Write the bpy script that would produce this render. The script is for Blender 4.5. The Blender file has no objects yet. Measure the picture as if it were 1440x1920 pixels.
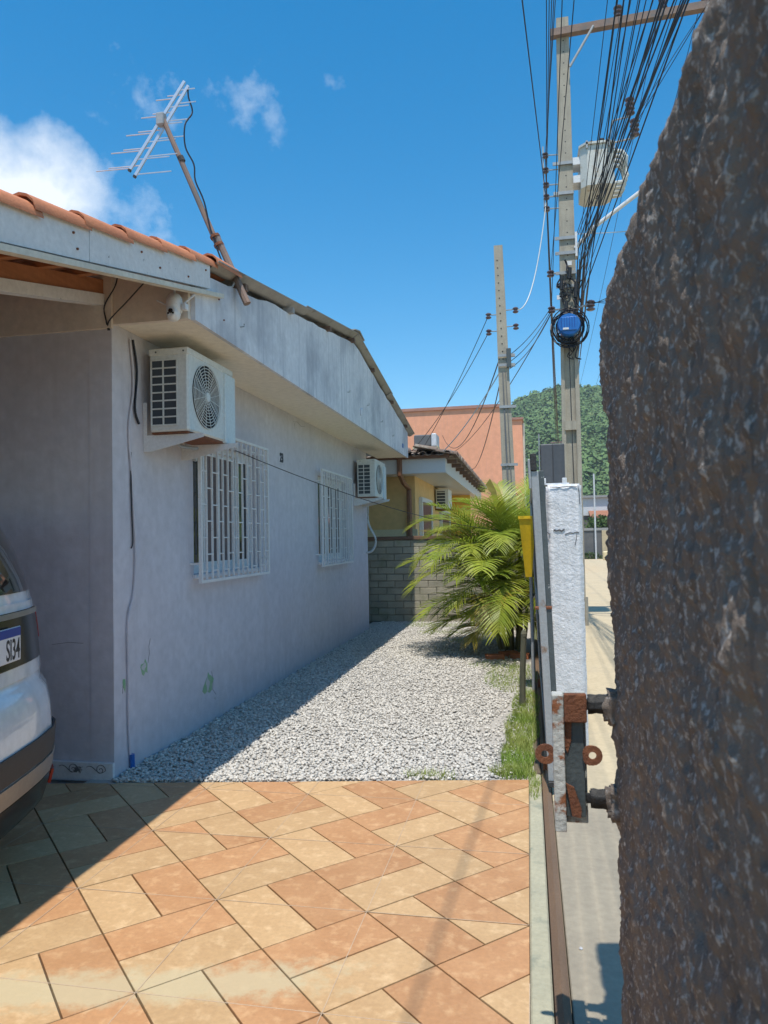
import bpy, bmesh, math, random
import numpy as np
from mathutils import Vector, Matrix, noise

random.seed(7)
rng = np.random.default_rng(7)
scene = bpy.context.scene
col = scene.collection

# ------------------------------------------------------------------ camera
EYE = Vector((0, 0, 1.45))
YAW, PITCH, ROLL = math.radians(10.966), math.radians(2.063), math.radians(1.1305)
fw = Vector((-math.sin(YAW)*math.cos(PITCH), math.cos(YAW)*math.cos(PITCH), math.sin(PITCH)))
r0 = Vector((math.cos(YAW), math.sin(YAW), 0))
u0 = r0.cross(fw)
rt = math.cos(ROLL)*r0 - math.sin(ROLL)*u0
up = math.sin(ROLL)*r0 + math.cos(ROLL)*u0
cd = bpy.data.cameras.new('camera')
cam = bpy.data.objects.new('camera', cd)
col.objects.link(cam)
cam.matrix_world = Matrix(((rt.x, up.x, -fw.x, EYE.x), (rt.y, up.y, -fw.y, EYE.y), (rt.z, up.z, -fw.z, EYE.z), (0, 0, 0, 1)))
cd.sensor_fit = 'VERTICAL'
cd.sensor_height = 36.0
cd.lens = 36.0*1385.2/1920.0
cd.clip_start = 0.02
cd.clip_end = 4000
cd.dof.use_dof = True
cd.dof.focus_distance = 7.0
cd.dof.aperture_fstop = 9.0
scene.camera = cam

# ------------------------------------------------------------------ sky, sun, exposure
SUN_EL = math.radians(72)
sdir = Vector((0.004, -math.cos(SUN_EL), math.sin(SUN_EL))).normalized()      # towards the sun
world = bpy.data.worlds.new('World')
scene.world = world
world.use_nodes = True
wn = world.node_tree
wn.nodes.clear()
def WN(t, **k):
    n = wn.nodes.new(t)
    for a, b in k.items(): setattr(n, a, b)
    return n
wout = WN('ShaderNodeOutputWorld')
bg = WN('ShaderNodeBackground')
sky = WN('ShaderNodeTexSky', sky_type='NISHITA')
sky.sun_disc = False
sky.sun_elevation = SUN_EL
sky.sun_rotation = math.atan2(sdir.x, sdir.y)
sky.altitude = 0
sky.air_density = 1.0
sky.dust_density = 0.3
sky.ozone_density = 1.0
bg.inputs['Strength'].default_value = 0.15
# fair weather cumulus laid on the sky by direction
tc = WN('ShaderNodeTexCoord')
def wmath(op, a, b=None, c=None, clamp=False):
    n = WN('ShaderNodeMath', operation=op); n.use_clamp = clamp
    for i, v in enumerate((a, b, c)):
        if v is None: continue
        if isinstance(v, (int, float)): n.inputs[i].default_value = v
        else: wn.links.new(v, n.inputs[i])
    return n.outputs[0]
cn = WN('ShaderNodeTexNoise'); cn.inputs['Scale'].default_value = 13; cn.inputs['Detail'].default_value = 9; cn.inputs['Roughness'].default_value = 0.6
wn.links.new(tc.outputs['Generated'], cn.inputs['Vector'])
cover = None
for (d, rad, amp) in [((-0.620, 0.690, 0.360), .15, 1.9), ((-0.553, 0.740, 0.392), .105, 1.8), ((-0.510, 0.765, 0.385), .08, .9), ((-0.418, 0.750, 0.513), .075, .72),
                      ((-0.312, 0.800, 0.512), .075, .56), ((-0.223, 0.812, 0.540), .06, .34), ((-0.460, 0.795, 0.392), .09, .50), ((-0.475, 0.72, 0.52), .05, .3), ((-.27, .79, .55), .06, .33),
                      ((-0.90, 0.35, 0.25), .22, 1.3), ((0.72, 0.60, 0.33), .2, 1.2), ((0.60, -0.60, 0.5), .2, 1.2), ((-0.5, -0.75, 0.35), .24, 1.3), ((0.95, 0.1, 0.25), .2, 1.2)]:
    v = WN('ShaderNodeVectorMath', operation='DISTANCE')
    wn.links.new(tc.outputs['Generated'], v.inputs[0]); v.inputs[1].default_value = d
    m = wmath('SUBTRACT', 1.0, wmath('DIVIDE', v.outputs['Value'], rad), clamp=True)
    m = wmath('MULTIPLY', wmath('POWER', m, 0.7), amp)
    cover = m if cover is None else wmath('MAXIMUM', cover, m)
cl = wmath('MULTIPLY', wmath('SUBTRACT', wmath('ADD', cover, wmath('MULTIPLY', cn.outputs['Fac'], 2.1)), 1.42), .95, clamp=True)
cl = wmath('MULTIPLY', cl, wmath('MULTIPLY', cover, 4.0, clamp=True))
cl = wmath('MULTIPLY', cl, 0.9)
mix = WN('ShaderNodeMix', data_type='RGBA')
wn.links.new(cl, mix.inputs['Factor'])
hs = WN('ShaderNodeHueSaturation'); hs.inputs['Hue'].default_value = .490; hs.inputs['Saturation'].default_value = 1.50; hs.inputs['Value'].default_value = .98
wn.links.new(sky.outputs[0], hs.inputs['Color'])
wn.links.new(hs.outputs[0], mix.inputs['A'])
mix.inputs['B'].default_value = (5.6, 5.9, 6.2, 1)
wn.links.new(mix.outputs['Result'], bg.inputs['Color'])
wn.links.new(bg.outputs[0], wout.inputs['Surface'])

sl = bpy.data.lights.new('sun', 'SUN')
sl.energy = 3.9
sl.angle = math.radians(0.55)
sl.color = (1.0, 0.945, 0.86)
sun = bpy.data.objects.new('sun', sl)
col.objects.link(sun)
sun.rotation_euler = sdir.to_track_quat('Z', 'Y').to_euler()
sun.location = (0, 0, 30)

scene.view_settings.view_transform = 'Standard'
scene.view_settings.look = 'None'
scene.view_settings.exposure = 0.40
scene.view_settings.gamma = 1.0
scene.view_settings.use_curve_mapping = False
scene.render.resolution_x, scene.render.resolution_y = 768, 1024

# ------------------------------------------------------------------ materials
MATS = {}
def srgb(r, g, b):
    f = lambda c: (c/12.92 if c <= .04045 else ((c+.055)/1.055)**2.4)
    return (f(r/255), f(g/255), f(b/255))
def pmat(name, c1, c2=None, scale=4.0, rough=0.7, bump=0.0, bscale=60.0, metal=0.0, stretch=(1, 1, 1), spots=None, spot_scale=3.0, spot_lo=.58, spot_hi=.64,
         streak=None, streak_amt=.5, rnd=0.0, spec=0.5, coat=0.0, detail=6, world_pos=True, bdist=0.01, spot_stretch=(1, 1, 1)):
    """noise mix c1..c2, optional spots (rust, mould, flaking), optional rain streaks, bump, per-object value jitter"""
    m = bpy.data.materials.new(name); m.use_nodes = True
    nt = m.node_tree; N = nt.nodes; L = nt.links
    b = N['Principled BSDF']
    b.inputs['Roughness'].default_value = rough
    b.inputs['Metallic'].default_value = metal
    b.inputs['Specular IOR Level'].default_value = spec
    b.inputs['Coat Weight'].default_value = coat
    if world_pos: src = N.new('ShaderNodeNewGeometry').outputs['Position']
    else: src = N.new('ShaderNodeTexCoord').outputs['Object']
    def mapped(st):
        mp = N.new('ShaderNodeMapping'); mp.inputs['Scale'].default_value = st
        L.new(src, mp.inputs['Vector']); return mp.outputs[0]
    def noi(vec, sc, det=6, ro=.55):
        n = N.new('ShaderNodeTexNoise'); n.inputs['Scale'].default_value = sc; n.inputs['Detail'].default_value = det; n.inputs['Roughness'].default_value = ro
        L.new(vec, n.inputs['Vector']); return n.outputs['Fac']
    def ramp(fac, lo, hi):
        r = N.new('ShaderNodeMapRange'); r.inputs['From Min'].default_value = lo; r.inputs['From Max'].default_value = hi
        L.new(fac, r.inputs['Value']); return r.outputs[0]
    def mixc(f, a, bcol):
        x = N.new('ShaderNodeMix'); x.data_type = 'RGBA'
        if isinstance(f, float): x.inputs['Factor'].default_value = f
        else: L.new(f, x.inputs['Factor'])
        for s, v in (('A', a), ('B', bcol)):
            if isinstance(v, tuple): x.inputs[s].default_value = (*v, 1)
            else: L.new(v, x.inputs[s])
        return x.outputs['Result']
    vec = mapped(stretch)
    c2 = c2 or tuple(min(1, x*0.82) for x in c1)
    out = mixc(ramp(noi(vec, scale, detail), .32, .68), c1, c2)
    fine = noi(mapped((1, 1, 1)), scale*11, 3)
    out = mixc(ramp(fine, .2, 1.6), out, tuple(x*.55 for x in c2))
    if streak:
        sv = mapped((9, 9, .55)); out = mixc(ramp(noi(sv, 1.6, 7, .65), .50, .50+.5*(1.02-streak_amt)), out, streak)
    if spots:
        out = mixc(ramp(noi(mapped(spot_stretch), spot_scale, 8, .62), spot_lo, spot_hi), out, spots)
    if rnd:
        oi = N.new('ShaderNodeObjectInfo'); h = N.new('ShaderNodeHueSaturation')
        h.inputs['Value'].default_value = 1
        mr = N.new('ShaderNodeMapRange'); mr.inputs['To Min'].default_value = 1-rnd; mr.inputs['To Max'].default_value = 1+rnd
        L.new(oi.outputs['Random'], mr.inputs['Value']); L.new(mr.outputs[0], h.inputs['Value']); L.new(out, h.inputs['Color']); out = h.outputs[0]
    L.new(out, b.inputs['Base Color'])
    if bump:
        bp = N.new('ShaderNodeBump'); bp.inputs['Strength'].default_value = bump; bp.inputs['Distance'].default_value = bdist
        L.new(noi(mapped((1, 1, 1)), bscale, 6, .6), bp.inputs['Height']); L.new(bp.outputs[0], b.inputs['Normal'])
    MATS[name] = m
    return m

pmat('plaster', (.655, .635, .675), (.595, .575, .62), scale=1.3, rough=.85, bump=.35, bscale=38, spots=(.52, .49, .50), spot_scale=2.2, spot_lo=.60, spot_hi=.80, streak=(.50, .48, .51), streak_amt=.35, bdist=.006)
pmat('plaster_white', (.84, .84, .86), (.77, .77, .80), scale=1.6, rough=.85, bump=.35, bscale=45, streak=(.48, .49, .53), streak_amt=.60, spots=(.38, .39, .43), spot_scale=1.3, spot_lo=.47, spot_hi=.72, bdist=.006)
pmat('soffit_cream', (.90, .83, .70), (.86, .79, .66), scale=1.5, rough=.9, bump=.2, bscale=40, spots=(.55, .49, .40), spot_scale=1.6, spot_lo=.62, spot_hi=.85)
pmat('lintel_cream', (.80, .70, .60), (.73, .64, .55), scale=2, rough=.9, bump=.2, spots=(.35, .17, .13), spot_scale=14, spot_lo=.72, spot_hi=.75)
pmat('board_white', (.80, .79, .78), (.70, .69, .69), scale=3, rough=.7, bump=.25, bscale=30, spots=(.12, .12, .12), spot_scale=9, spot_lo=.66, spot_hi=.70, stretch=(1, .4, 1))
pmat('cream_trim', (.74, .69, .58), scale=3, rough=.7)
pmat('clay_tile', (.62, .235, .105), (.50, .18, .085), scale=7, rough=.8, bump=.3, bscale=80, spots=(.30, .13, .08), spot_scale=9, spot_lo=.62, spot_hi=.74, rnd=.12)
pmat('old_tile', (.20, .13, .10), (.26, .21, .17), scale=6, rough=.9, bump=.4, bscale=60, spots=(.34, .31, .25), spot_scale=6, spot_lo=.52, spot_hi=.62, rnd=.2)
pmat('fibre_cement', (.42, .40, .38), (.34, .32, .30), scale=5, rough=.9, bump=.2, spots=(.22, .20, .18), spot_scale=3)
pmat('raw_wood', (.46, .19, .075), (.36, .14, .055), scale=3, rough=.65, stretch=(14, 1, 14), bump=.2, bscale=40)
pmat('dark_wood', (.20, .12, .08), (.15, .09, .06), scale=3, rough=.8)
pmat('white_paint', (.80, .80, .80), (.74, .74, .74), scale=5, rough=.45, spots=(.45, .36, .28), spot_scale=16, spot_lo=.72, spot_hi=.76)
pmat('ac_white', (.74, .76, .74), (.68, .70, .67), scale=4, rough=.45, spots=(.50, .43, .33), spot_scale=3.5, spot_lo=.64, spot_hi=.80)
pmat('ac_panel', (.70, .78, .80), (.64, .72, .74), scale=4, rough=.4)
pmat('rust', (.26, .10, .045), (.17, .065, .035), scale=30, rough=.9, bump=.6, bscale=120)
pmat('rusty_white', (.60, .60, .56), (.40, .42, .40), scale=10, rough=.75, bump=.5, bscale=70, spots=(.25, .095, .04), spot_scale=11, spot_lo=.53, spot_hi=.58)
pmat('dark_steel', (.055, .070, .075), (.09, .11, .115), scale=9, rough=.55, spots=(.35, .36, .35), spot_scale=22, spot_lo=.66, spot_hi=.68, bump=.3)
pmat('galvanised', (.42, .44, .45), (.34, .36, .37), scale=8, rough=.55, metal=.25, spots=(.23, .15, .10), spot_scale=6, spot_lo=.63, spot_hi=.70, stretch=(1, 1, .2), bump=.2)
pmat('tar', (.02, .02, .022), (.03, .03, .03), scale=20, rough=.6, bump=.6, bscale=70)
pmat('black_plastic', (.012, .012, .014), (.02, .02, .022), scale=20, rough=.5)
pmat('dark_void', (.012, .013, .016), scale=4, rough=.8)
pmat('fin_metal', (.035, .05, .065), (.06, .075, .09), scale=50, rough=.45, stretch=(1, 1, 8))
pmat('wire_black', (.012, .012, .02), scale=20, rough=.5)
pmat('wire_white', (.62, .66, .66), scale=20, rough=.5)
pmat('alu', (.72, .74, .78), (.62, .64, .68), scale=20, rough=.35, metal=.6)
pmat('mast_wood', (.30, .20, .155), (.20, .15, .125), scale=5, rough=.8, spots=(.16, .14, .13), spot_scale=5)
pmat('concrete_pole', (.46, .415, .33), (.37, .335, .27), scale=5, rough=.9, bump=.4, bscale=45, streak=(.24, .215, .18), streak_amt=.5)
pmat('concrete', (.60, .495, .325), (.53, .435, .28), scale=2.2, rough=.9, bump=.4, bscale=90, spots=(.44, .37, .26), spot_scale=1.4, spot_lo=.56, spot_hi=.72, bdist=.004)
pmat('concrete_grey', (.42, .36, .26), (.35, .30, .22), scale=3, rough=.9, bump=.5, bscale=120, spots=(.27, .235, .18), spot_scale=3.4, spot_lo=.58, spot_hi=.72, bdist=.004)
pmat('kerb', (.46, .43, .30), (.385, .365, .26), scale=5, rough=.9, bump=.4, bscale=100, spots=(.20, .22, .17), spot_scale=6, spot_lo=.56, spot_hi=.70)
pmat('rail_rust', (.20, .125, .075), (.15, .095, .06), scale=14, rough=.85, bump=.4, bscale=90, stretch=(1, .15, 1))
pmat('grout', (.085, .065, .050), (.11, .085, .065), scale=14, rough=.95)
pmat('pale_grout', (.62, .47, .33), scale=8, rough=.9)
pmat('gravel', (.52, .495, .45), (.45, .425, .385), scale=60, rough=.95, bump=.8, bscale=120)
pmat('earth', (.17, .13, .085), (.12, .09, .06), scale=6, rough=1, bump=.5, bscale=60)
pmat('ground', (.20, .18, .13), (.10, .13, .05), scale=.15, rough=1)
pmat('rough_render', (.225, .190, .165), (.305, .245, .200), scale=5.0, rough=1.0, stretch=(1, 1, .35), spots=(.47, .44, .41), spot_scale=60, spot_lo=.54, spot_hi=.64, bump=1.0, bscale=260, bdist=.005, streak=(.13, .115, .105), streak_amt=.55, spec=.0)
pmat('pillar_paint', (.84, .845, .86), (.77, .78, .80), scale=9, rough=.85, bump=.7, bscale=48, spots=(.33, .33, .33), spot_scale=13, spot_lo=.70, spot_hi=.73, bdist=.012)
pmat('old_wall', (.13, .14, .15), (.20, .20, .19), scale=3, rough=.9, bump=.4)
pmat('block', (.44, .40, .30), (.36, .33, .25), scale=5, rough=.95, bump=.6, bscale=70, rnd=.10, spots=(.20, .21, .12), spot_scale=2.6, spot_lo=.54, spot_hi=.74)
pmat('mortar', (.30, .275, .21), scale=9, rough=1)
pmat('brown_cap', (.23, .125, .075), (.17, .095, .06), scale=4, rough=.85)
pmat('yellow_wall', (.76, .52, .23), (.70, .475, .205), scale=.8, rough=.9, bump=.15)
pmat('orange_wall', (.90, .50, .07), (.70, .37, .06), scale=.8, rough=.9)
pmat('brown_pipe', (.24, .105, .05), scale=3, rough=.5)
pmat('cream_band', (.80, .68, .42), scale=3, rough=.8)
pmat('shutter_red', (.19, .05, .04), (.14, .04, .03), scale=4, rough=.6)
pmat('coral', (.93, .43, .26), (.90, .40, .235), scale=.5, rough=.9, bump=.12, bscale=6, streak=(.74, .34, .24), streak_amt=.3)
pmat('coral_cap', (.50, .26, .20), scale=1, rough=.9)
pmat('stone_grey', (.38, .38, .37), (.30, .30, .29), scale=30, rough=.9, rnd=.0)
pmat('bin_yellow', (.85, .55, .012), (.78, .50, .012), scale=3, rough=.4)
pmat('box_grey', (.10, .105, .115), (.085, .09, .10), scale=4, rough=.5)
pmat('porcelain', (.10, .055, .06), (.16, .13, .13), scale=9, rough=.3)
pmat('trafo', (.66, .66, .60), (.58, .58, .53), scale=4, rough=.5, spots=(.42, .36, .28), spot_scale=5)
pmat('drum_blue', (.02, .12, .42), (.03, .19, .56), scale=6, rough=.3)
pmat('car_white', (.72, .74, .76), (.71, .73, .75), scale=2, rough=.25, coat=.8)
pmat('car_black', (.012, .013, .015), scale=4, rough=.18)
pmat('car_trim', (.045, .045, .047), scale=30, rough=.6, bump=.2, bscale=200)
pmat('car_silver', (.34, .31, .27), scale=4, rough=.35, metal=.3)
pmat('car_red', (.42, .02, .012), scale=4, rough=.2)
pmat('car_glass', (.008, .012, .016), scale=3, rough=.04, coat=.5)
pmat('rubber', (.018, .018, .018), scale=30, rough=.85)
pmat('plate_white', (.74, .75, .76), (.70, .71, .72), scale=20, rough=.4)
pmat('plate_blue', (.012, .05, .32), scale=20, rough=.4)
pmat('ink', (.012, .012, .016), scale=20, rough=.5)
pmat('pane', (.030, .036, .042), (.05, .045, .045), scale=1.5, rough=.05)
pmat('curtain', (.20, .15, .14), (.14, .11, .105), scale=2.5, rough=.9, stretch=(6, 6, .2))
pmat('number_black', (.045, .05, .065), scale=9, rough=.6)
pmat('peel_green', (.20, .42, .22), (.36, .48, .33), scale=16, rough=.9)
pmat('peel_edge', (.60, .60, .60), scale=16, rough=.9)
pmat('crack', (.14, .14, .15), scale=16, rough=1)
pmat('palm_stem', (.24, .20, .09), (.16, .15, .06), scale=12, rough=.7)
pmat('grass', (.13, .19, .035), (.20, .22, .06), scale=9, rough=.7)
pmat('brick_orange', (.58, .20, .085), (.48, .16, .07), scale=14, rough=.9, rnd=.15)
pmat('stake_wood', (.10, .11, .07), (.16, .15, .10), scale=14, rough=.9)
pmat('far_white', (.72, .74, .76), scale=1, rough=.8)
pmat('far_grey', (.12, .125, .13), (.16, .16, .16), scale=1, rough=.9)
pmat('far_tile', (.38, .17, .10), scale=2, rough=.9)

def leaf_mat(name, c1, c2, trans=.35, rough=.45, scale=3.0, rnd=.15):
    m = bpy.data.materials.new(name); m.use_nodes = True
    N = m.node_tree.nodes; L = m.node_tree.links
    b = N['Principled BSDF']; b.inputs['Roughness'].default_value = rough
    g = N.new('ShaderNodeNewGeometry'); n = N.new('ShaderNodeTexNoise'); n.inputs['Scale'].default_value = scale; n.inputs['Detail'].default_value = 4
    L.new(g.outputs['Position'], n.inputs['Vector'])
    mr = N.new('ShaderNodeMapRange'); mr.inputs['From Min'].default_value = .35; mr.inputs['From Max'].default_value = .65; L.new(n.outputs['Fac'], mr.inputs['Value'])
    x = N.new('ShaderNodeMix'); x.data_type = 'RGBA'; x.inputs['A'].default_value = (*c1, 1); x.inputs['B'].default_value = (*c2, 1); L.new(mr.outputs[0], x.inputs['Factor'])
    oi = N.new('ShaderNodeObjectInfo'); h = N.new('ShaderNodeHueSaturation'); r2 = N.new('ShaderNodeMapRange'); r2.inputs['To Min'].default_value = 1-rnd; r2.inputs['To Max'].default_value = 1+rnd
    L.new(oi.outputs['Random'], r2.inputs['Value']); L.new(r2.outputs[0], h.inputs['Value']); L.new(x.outputs['Result'], h.inputs['Color'])
    L.new(h.outputs[0], b.inputs['Base Color'])
    if trans:
        t = N.new('ShaderNodeBsdfTranslucent'); L.new(h.outputs[0], t.inputs['Color'])
        ms = N.new('ShaderNodeMixShader'); ms.inputs[0].default_value = trans
        L.new(b.outputs[0], ms.inputs[1]); L.new(t.outputs[0], ms.inputs[2]); L.new(ms.outputs[0], N['Material Output'].inputs['Surface'])
    MATS[name] = m
leaf_mat('frond', (.24, .34, .03), (.42, .45, .055), trans=.38)
leaf_mat('frond_old', (.36, .30, .04), (.30, .22, .05), trans=.3)
leaf_mat('forest', (.06, .115, .032), (.09, .15, .040), trans=0, rough=.9, scale=.06)
leaf_mat('bush', (.05, .10, .025), (.09, .14, .04), trans=.2, rough=.8, scale=1.5)

def tile_mat(name, c1, c2, c3):
    """fired floor slab: cloudy print with fine grain, per slab jitter, and the cement smear that runs across the drive"""
    m = pmat(name, c1, c2, scale=5, rough=.5, bump=.25, bscale=160, stretch=(1, 1, 1), spots=c3, spot_scale=17, spot_lo=.52, spot_hi=.72, rnd=.07, bdist=.003)
    N = m.node_tree.nodes; L = m.node_tree.links; b = N['Principled BSDF']
    src = b.inputs['Base Color'].links[0].from_socket
    g = N.new('ShaderNodeNewGeometry'); sx = N.new('ShaderNodeSeparateXYZ'); L.new(g.outputs['Position'], sx.inputs[0])
    n = N.new('ShaderNodeTexNoise'); n.inputs['Scale'].default_value = 9; n.inputs['Detail'].default_value = 9; n.inputs['Roughness'].default_value = .72; L.new(g.outputs['Position'], n.inputs['Vector'])
    def mt(op, a, bb, clamp=False):
        k = N.new('ShaderNodeMath'); k.operation = op; k.use_clamp = clamp
        for i, v in enumerate((a, bb)):
            if isinstance(v, (int, float)): k.inputs[i].default_value = v
            else: L.new(v, k.inputs[i])
        return k.outputs[0]
    axis = mt('ADD', mt('MULTIPLY', mt('ADD', sx.outputs['X'], 1.75), .235), 2.165)
    dy = mt('ABSOLUTE', mt('SUBTRACT', sx.outputs['Y'], axis), 0)
    nn = mt('MULTIPLY', mt('SUBTRACT', n.outputs['Fac'], .5), .34)
    band = mt('MULTIPLY', mt('SUBTRACT', mt('ADD', nn, .125), dy), 14, True)
    endx = mt('MULTIPLY', mt('SUBTRACT', mt('ADD', mt('MULTIPLY', nn, 3.0), -.62), sx.outputs['X']), 5, True)
    f = mt('MULTIPLY', mt('MULTIPLY', band, endx), .74)
    x = N.new('ShaderNodeMix'); x.data_type = 'RGBA'; L.new(f, x.inputs['Factor']); L.new(src, x.inputs['A']); x.inputs['B'].default_value = (.53, .45, .28, 1)
    L.new(x.outputs['Result'], b.inputs['Base Color'])
tile_mat('slab_terracotta', (.57, .312, .148), (.49, .250, .112), (.62, .375, .19))
tile_mat('slab_beige', (.60, .392, .200), (.54, .340, .166), (.66, .455, .25))

# ------------------------------------------------------------------ geometry helpers
class MB:
    def __init__(self): self.v = []; self.f = []
    def add(self, vs, fs):
        o = len(self.v); self.v += [tuple(p) for p in vs]; self.f += [tuple(i+o for i in q) for q in fs]; return self
    def box(self, x0, x1, y0, y1, z0, z1):
        return self.add([(x0, y0, z0), (x1, y0, z0), (x1, y1, z0), (x0, y1, z0), (x0, y0, z1), (x1, y0, z1), (x1, y1, z1), (x0, y1, z1)],
                        [(3, 2, 1, 0), (4, 5, 6, 7), (0, 1, 5, 4), (1, 2, 6, 5), (2, 3, 7, 6), (3, 0, 4, 7)])
    def cbox(self, x0, x1, y0, y1, z0, z1, c=.01):
        """box with chamfered edges"""
        xs, ys, zs = (x0, x1), (y0, y1), (z0, z1); vs = []; idx = {}
        for ix in (0, 1):
            for iy in (0, 1):
                for iz in (0, 1):
                    sx, sy, sz = (1 if ix == 0 else -1), (1 if iy == 0 else -1), (1 if iz == 0 else -1)
                    for k in range(3):
                        p = [xs[ix]+sx*c, ys[iy]+sy*c, zs[iz]+sz*c]; p[k] = (xs[ix], ys[iy], zs[iz])[k]
                        idx[(ix, iy, iz, k)] = len(vs); vs.append(tuple(p))
        bmx = bmesh.new(); bv = [bmx.verts.new(p) for p in vs]
        h = bmesh.ops.convex_hull(bmx, input=bv); bmx.verts.index_update()
        self.add([tuple(v.co) for v in bmx.verts], [tuple(v.index for v in f.verts) for f in bmx.faces]); bmx.free(); return self
    def prism(self, pts, off):
        """polygon pts (3D) extruded by vector off"""
        n = len(pts); o = Vector(off)
        vs = [Vector(p) for p in pts] + [Vector(p)+o for p in pts]
        return self.add(vs, [tuple(range(n))[::-1], tuple(range(n, 2*n))] + [(i, (i+1) % n, n+(i+1) % n, n+i) for i in range(n)])
    def tube(self, pts, r, n=6, cap=True, r2=None):
        pts = [Vector(p) for p in pts]; m = len(pts); vs = []
        ref = Vector((0, 0, 1)); t0 = (pts[1]-pts[0]).normalized()
        if abs(t0.dot(ref)) > .93: ref = Vector((1, 0, 0))
        for i, p in enumerate(pts):
            t = ((pts[min(i+1, m-1)]-pts[max(i-1, 0)])).normalized()
            a = t.cross(ref)
            if a.length < 1e-4: a = t.cross(Vector((0, 1, 0)))
            a.normalize(); b = a.cross(t).normalized()
            rr = r if r2 is None else r+(r2-r)*i/(m-1)
            for k in range(n):
                an = 2*math.pi*(k+.5)/n; vs.append(p+rr*(math.cos(an)*a+math.sin(an)*b))
        fs = [(i*n+k, i*n+(k+1) % n, (i+1)*n+(k+1) % n, (i+1)*n+k) for i in range(m-1) for k in range(n)]
        if cap: fs += [tuple(range(n))[::-1], tuple(range((m-1)*n, m*n))]
        return self.add(vs, fs)
    def lathe(self, prof, c=(0, 0, 0), n=16, axis='Z'):
        vs = []
        for (r, h) in prof:
            for k in range(n):
                a = 2*math.pi*k/n; x, y, z = r*math.cos(a), r*math.sin(a), h
                if axis == 'X': x, y, z = z, x, y
                if axis == 'Y': x, y, z = x, z, y
                vs.append((c[0]+x, c[1]+y, c[2]+z))
        m = len(prof)
        fs = [(i*n+k, i*n+(k+1) % n, (i+1)*n+(k+1) % n, (i+1)*n+k) for i in range(m-1) for k in range(n)] + [tuple(range(n))[::-1], tuple(range((m-1)*n, m*n))]
        return self.add(vs, fs)
    def mesh(self, name, mat, smooth=False, fix=True):
        me = bpy.data.meshes.new(name); me.from_pydata([tuple(p) for p in self.v], [], self.f)
        if fix:
            bm_ = bmesh.new(); bm_.from_mesh(me); bmesh.ops.recalc_face_normals(bm_, faces=bm_.faces); bm_.to_mesh(me); bm_.free()
        if mat: me.materials.append(MATS[mat])
        if smooth:
            for p in me.polygons: p.use_smooth = True
        return me

def link(name, me, parent=None):
    o = bpy.data.objects.new(name, me); col.objects.link(o)
    if parent is not None: o.parent = parent
    return o
def part(name, mb, mat, parent=None, smooth=False, label=None):
    o = link(name, mb.mesh(name, mat, smooth), parent)
    if label: o['label'] = label
    return o
def tag(o, label, cat, group=None):
    o['label'] = label; o['category'] = cat
    if group: o['group'] = group
    return o
def thing(name, label, cat, loc=(0, 0, 0), rz=0.0, group=None):
    o = bpy.data.objects.new(name, None); col.objects.link(o); o.empty_display_size = .1
    o.location = loc; o.rotation_euler = (0, 0, rz)
    return tag(o, label, cat, group)
def struct(name, mb, mat, smooth=False):
    o = part(name, mb, mat, None, smooth); o['kind'] = 'structure'; return o
def auto_smooth(o, ang=35):
    for p in o.data.polygons: p.use_smooth = True
    o.data.set_sharp_from_angle(angle=math.radians(ang))
def copy_tree(root, loc=None, rz=None, label=None):
    r = root.copy(); col.objects.link(r)
    if loc is not None: r.location = loc
    if rz is not None: r.rotation_euler = (0, 0, rz)
    if label: r['label'] = label
    for ch in list(root.children):
        c = ch.copy(); col.objects.link(c); c.parent = r
        for g in list(ch.children):
            d = g.copy(); col.objects.link(d); d.parent = c
    return r
def text_part(name, body, size, mat, parent, matrix, extrude=.002, sx=1.0, bold=0.0):
    cu = bpy.data.curves.new(name, 'FONT'); cu.body = body; cu.size = size; cu.extrude = extrude; cu.offset = bold; cu.align_x = 'RIGHT'
    tmp = bpy.data.objects.new(name+'_t', cu); col.objects.link(tmp)
    bpy.context.view_layer.update()
    me = bpy.data.meshes.new_from_object(tmp.evaluated_get(bpy.context.evaluated_depsgraph_get()))
    bpy.data.objects.remove(tmp); bpy.data.curves.remove(cu)
    me.transform(Matrix.Diagonal((sx, 1, 1, 1))); me.materials.clear(); me.materials.append(MATS[mat])
    o = link(name, me, parent); o.matrix_basis = matrix; return o
def frame_matrix(origin, xa, ya):
    xa, ya = Vector(xa).normalized(), Vector(ya).normalized(); za = xa.cross(ya)
    return Matrix(((xa.x, ya.x, za.x, origin[0]), (xa.y, ya.y, za.y, origin[1]), (xa.z, ya.z, za.z, origin[2]), (0, 0, 0, 1)))
def fbm(p, octv=4, lac=2.0, gain=.5):
    s, a, t = 0.0, 1.0, 0.0
    for _ in range(octv): s += a*noise.noise(p); t += a; p = p*lac; a *= gain
    return s/t

# ------------------------------------------------------------------ the setting
struct('ground', MB().box(-900, 900, -200, 1500, -.30, -.10), 'ground')
def edge_y(x): return 4.15 + (x+2.47)*0.156           # where the paved drive ends and the gravel starts
TX0, TX1 = -5.0, -.030
drive = struct('driveway', MB().prism([(TX0, .1, -.018), (TX1, .1, -.018), (TX1, edge_y(TX1), -.018), (TX0, edge_y(TX0), -.018)], (0, 0, -.08)), 'grout')
def clip(poly, n, d):
    """keep the part of a 2D polygon with n.p <= d"""
    out = []
    for i in range(len(poly)):
        a, b = poly[i], poly[(i+1) % len(poly)]
        da, db = n[0]*a[0]+n[1]*a[1]-d, n[0]*b[0]+n[1]*b[1]-d
        if da <= 0: out.append(a)
        if da*db < 0:
            t = da/(da-db); out.append((a[0]+t*(b[0]-a[0]), a[1]+t*(b[1]-a[1])))
    return out
CLIPS = [((-1, 0), -TX0), ((1, 0), TX1-.002), ((0, -1), -.1), ((-.156, 1), 4.15+2.47*.156-.004)]
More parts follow.
